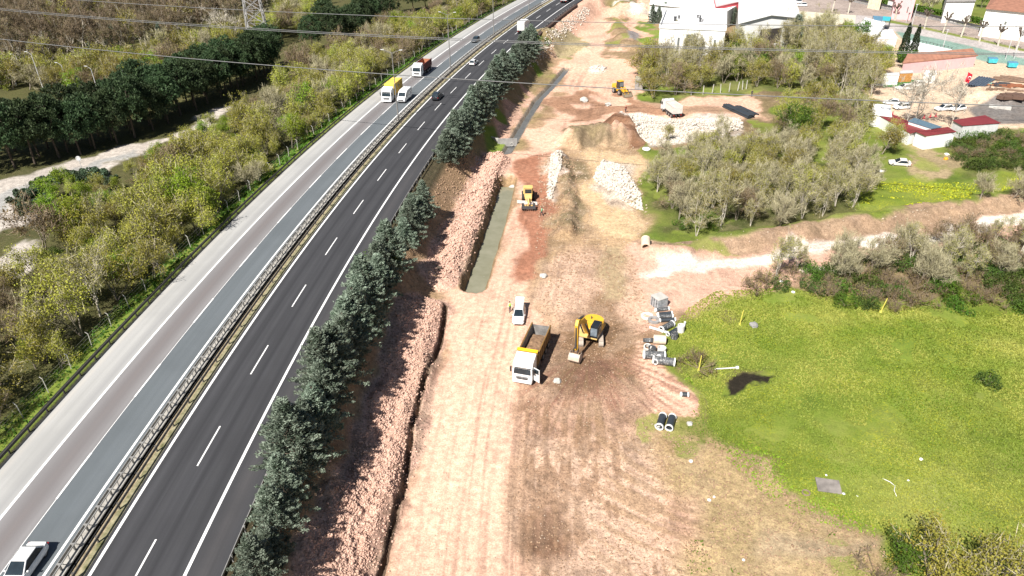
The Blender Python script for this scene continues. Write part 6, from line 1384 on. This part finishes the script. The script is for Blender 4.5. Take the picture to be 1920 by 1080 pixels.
o = litter('pink_clods', [(('line', RIDGES[0][0], 1.1), 1.0), (('line', RIDGES[1][0], 1.0), .6)], 42000, .035, .26, MPK, 1); tag(o, 'loose pink clods along the spoil banks', 'clods')
o = litter('brown_clods', [(PL([(1000, 1100), (955, 900), (1000, 720), (1010, 560), (1060, 470), (1190, 480), (1235, 690), (1215, 760), (1300, 1000), (1320, 1100)]), 1.0), (PL([(1210, 800), (1370, 840), (1450, 910), (1640, 990), (1680, 1100), (1300, 1100)]), .6), (PL([(640, 1080), (720, 800), (775, 620), (830, 520), (900, 300), (850, 330), (780, 480), (640, 800), (560, 1080)]), .5), (PL([(1010, 290), (1080, 290), (1085, 430), (1190, 500), (1000, 520)]), .25)], 9000, .04, .20, MBR, 2); tag(o, 'loose brown clods on the churned ground', 'clods')
o = litter('pale_stones', [(PL([(800, 1100), (840, 640), (900, 545), (1190, 500), (1240, 690), (1300, 760), (1250, 900), (1330, 1100)]), .5), (PL([(1010, 290), (1190, 270), (1225, 450), (1190, 500), (1000, 520)]), .5), (PL([(1180, 480), (1640, 420), (1960, 370), (1960, 460), (1500, 520), (1280, 590), (1200, 560)]), .3)], 5200, .03, .16, patch_mat('pale_pebble', (.52, .42, .32), (.38, .29, .21), 1.2), 3); tag(o, 'small pale stones strewn over the haul roads', 'stones')
o = litter('white_rubble', [(PL([(1167, 218), (1200, 213), (1262, 225), (1378, 222), (1392, 245), (1340, 260), (1262, 270), (1225, 274), (1198, 260)]), 1.0), (PL([(1130, 300), (1168, 314), (1200, 372), (1205, 396), (1165, 385), (1112, 335)]), .4), (PL([(1034, 290), (1054, 292), (1050, 330), (1033, 374), (1026, 372), (1030, 330)]), .25), (PL([(1105, 130), (1120, 124), (1136, 128), (1130, 136), (1110, 137)]), .15), (('line', [tuple(float(c) for c in road(15.5, yy)) for yy in (216, 240, 265, 290, 305)], .9), .12)], 14000, .06, .34, MWH, 4); tag(o, 'broken white limestone rubble', 'rubble')
def tufts(name, poly, n, hgt, m, seed, keep=None, lab=None, cat='grass'):
    rng = np.random.default_rng(seed); a = np.array(poly); q = rng.uniform(a.min(0), a.max(0), (n*3, 2)); q = q[inside(q[:, 0], q[:, 1], poly)]; f = fbm(q[:, 0], q[:, 1], 5, 4, seed)
    q = q[(f > (keep or .45)) & ~inside(q[:, 0], q[:, 1], PL([(1350, 745), (1362, 720), (1392, 698), (1455, 698), (1440, 718), (1400, 732), (1380, 745)])) & ~inside(q[:, 0], q[:, 1], PL([(1525, 925), (1520, 895), (1570, 890), (1590, 922)]))][:n]; z = G(q[:, 0], q[:, 1], True); s = np.clip(np.hypot(q[:, 0], q[:, 1])/80, .8, 2.0)
    V, Q = cards(rng, np.stack([q[:, 0], q[:, 1], z+hgt*.35], 1), 1.0, .8, np.array([[0, 0, 1.]])*np.ones((len(q), 1)), 1.6); V = V.reshape(-1, 4, 3); c = V.mean(1, keepdims=True); V = (c+(V-c)*(hgt*s)[:, None, None]).reshape(-1, 3)
    o = np_mesh(name, V, Q, m); tag(o, lab, cat, kind='stuff')
VIS = PL([(1240, 640), (1290, 580), (1340, 548), (1480, 540), (1640, 575), (1960, 590), (1960, 1100), (1680, 1100), (1650, 990), (1560, 962), (1450, 905), (1445, 862), (1370, 838), (1305, 790), (1312, 735), (1262, 690)])
tufts('meadow_grass', VIS, 85000, .2, leafmat('meadow_blades', (.38, .40, .085), (.17, .255, .03), sc=.14), 11, .30, 'green grass tufts of the meadow')
tufts('meadow_blossom', VIS, 9000, .15, leafmat('yellow_blossom', (.42, .42, .04), (.30, .34, .04)), 12, .56, 'yellow blossom patches of the meadow', 'flowers')
tufts('dry_field_weeds', PL([(1300, 770), (1372, 828), (1450, 890), (1640, 980), (1690, 1100), (1290, 1100), (1260, 900)]), 2400, .24, leafmat('field_weeds', (.16, .21, .03), (.09, .14, .02)), 13, .64, 'scattered weeds on the tan field edge', 'weeds')
tufts('ragged_edge_weeds', PL([(1225, 690), (1262, 640), (1300, 720), (1330, 780), (1400, 830), (1470, 860), (1480, 910), (1650, 980), (1640, 1010), (1540, 985), (1430, 930), (1360, 860), (1270, 800)]), 5000, .24, LM['lime'], 17, .54, 'ragged weeds creeping from the meadow onto the dirt', 'weeds')
tufts('upper_meadow_blossom', PL([(1620, 340), (1760, 345), (1960, 330), (1960, 368), (1760, 395), (1610, 405)]), 2600, .18, leafmat('bright_yellow_blossom', (.50, .46, .03), (.3, .34, .03)), 14, .57, 'yellow blossom of the upper meadow', 'flowers')
_vg = [(float(a), float(b)) for a, b in [road(-16.6, y) for y in range(38, 300, 6)]]+[(float(a), float(b)) for a, b in [road(-21.5, y) for y in range(298, 36, -6)]]
tufts('verge_grass', _vg, 16000, .4, LM['green'], 15, .3, 'rank green grass of the verge below the wire fence')
_md = [(float(a), float(b)) for a, b in [road(-1.7, y) for y in range(36, 300, 6)]]+[(float(a), float(b)) for a, b in [road(-.5, y) for y in range(298, 34, -6)]]
tufts('median_weeds', _md, 1500, .18, leafmat('dry_weeds', (.26, .22, .09), (.14, .13, .05)), 16, .55, 'dry weeds growing on the median strip', 'weeds')
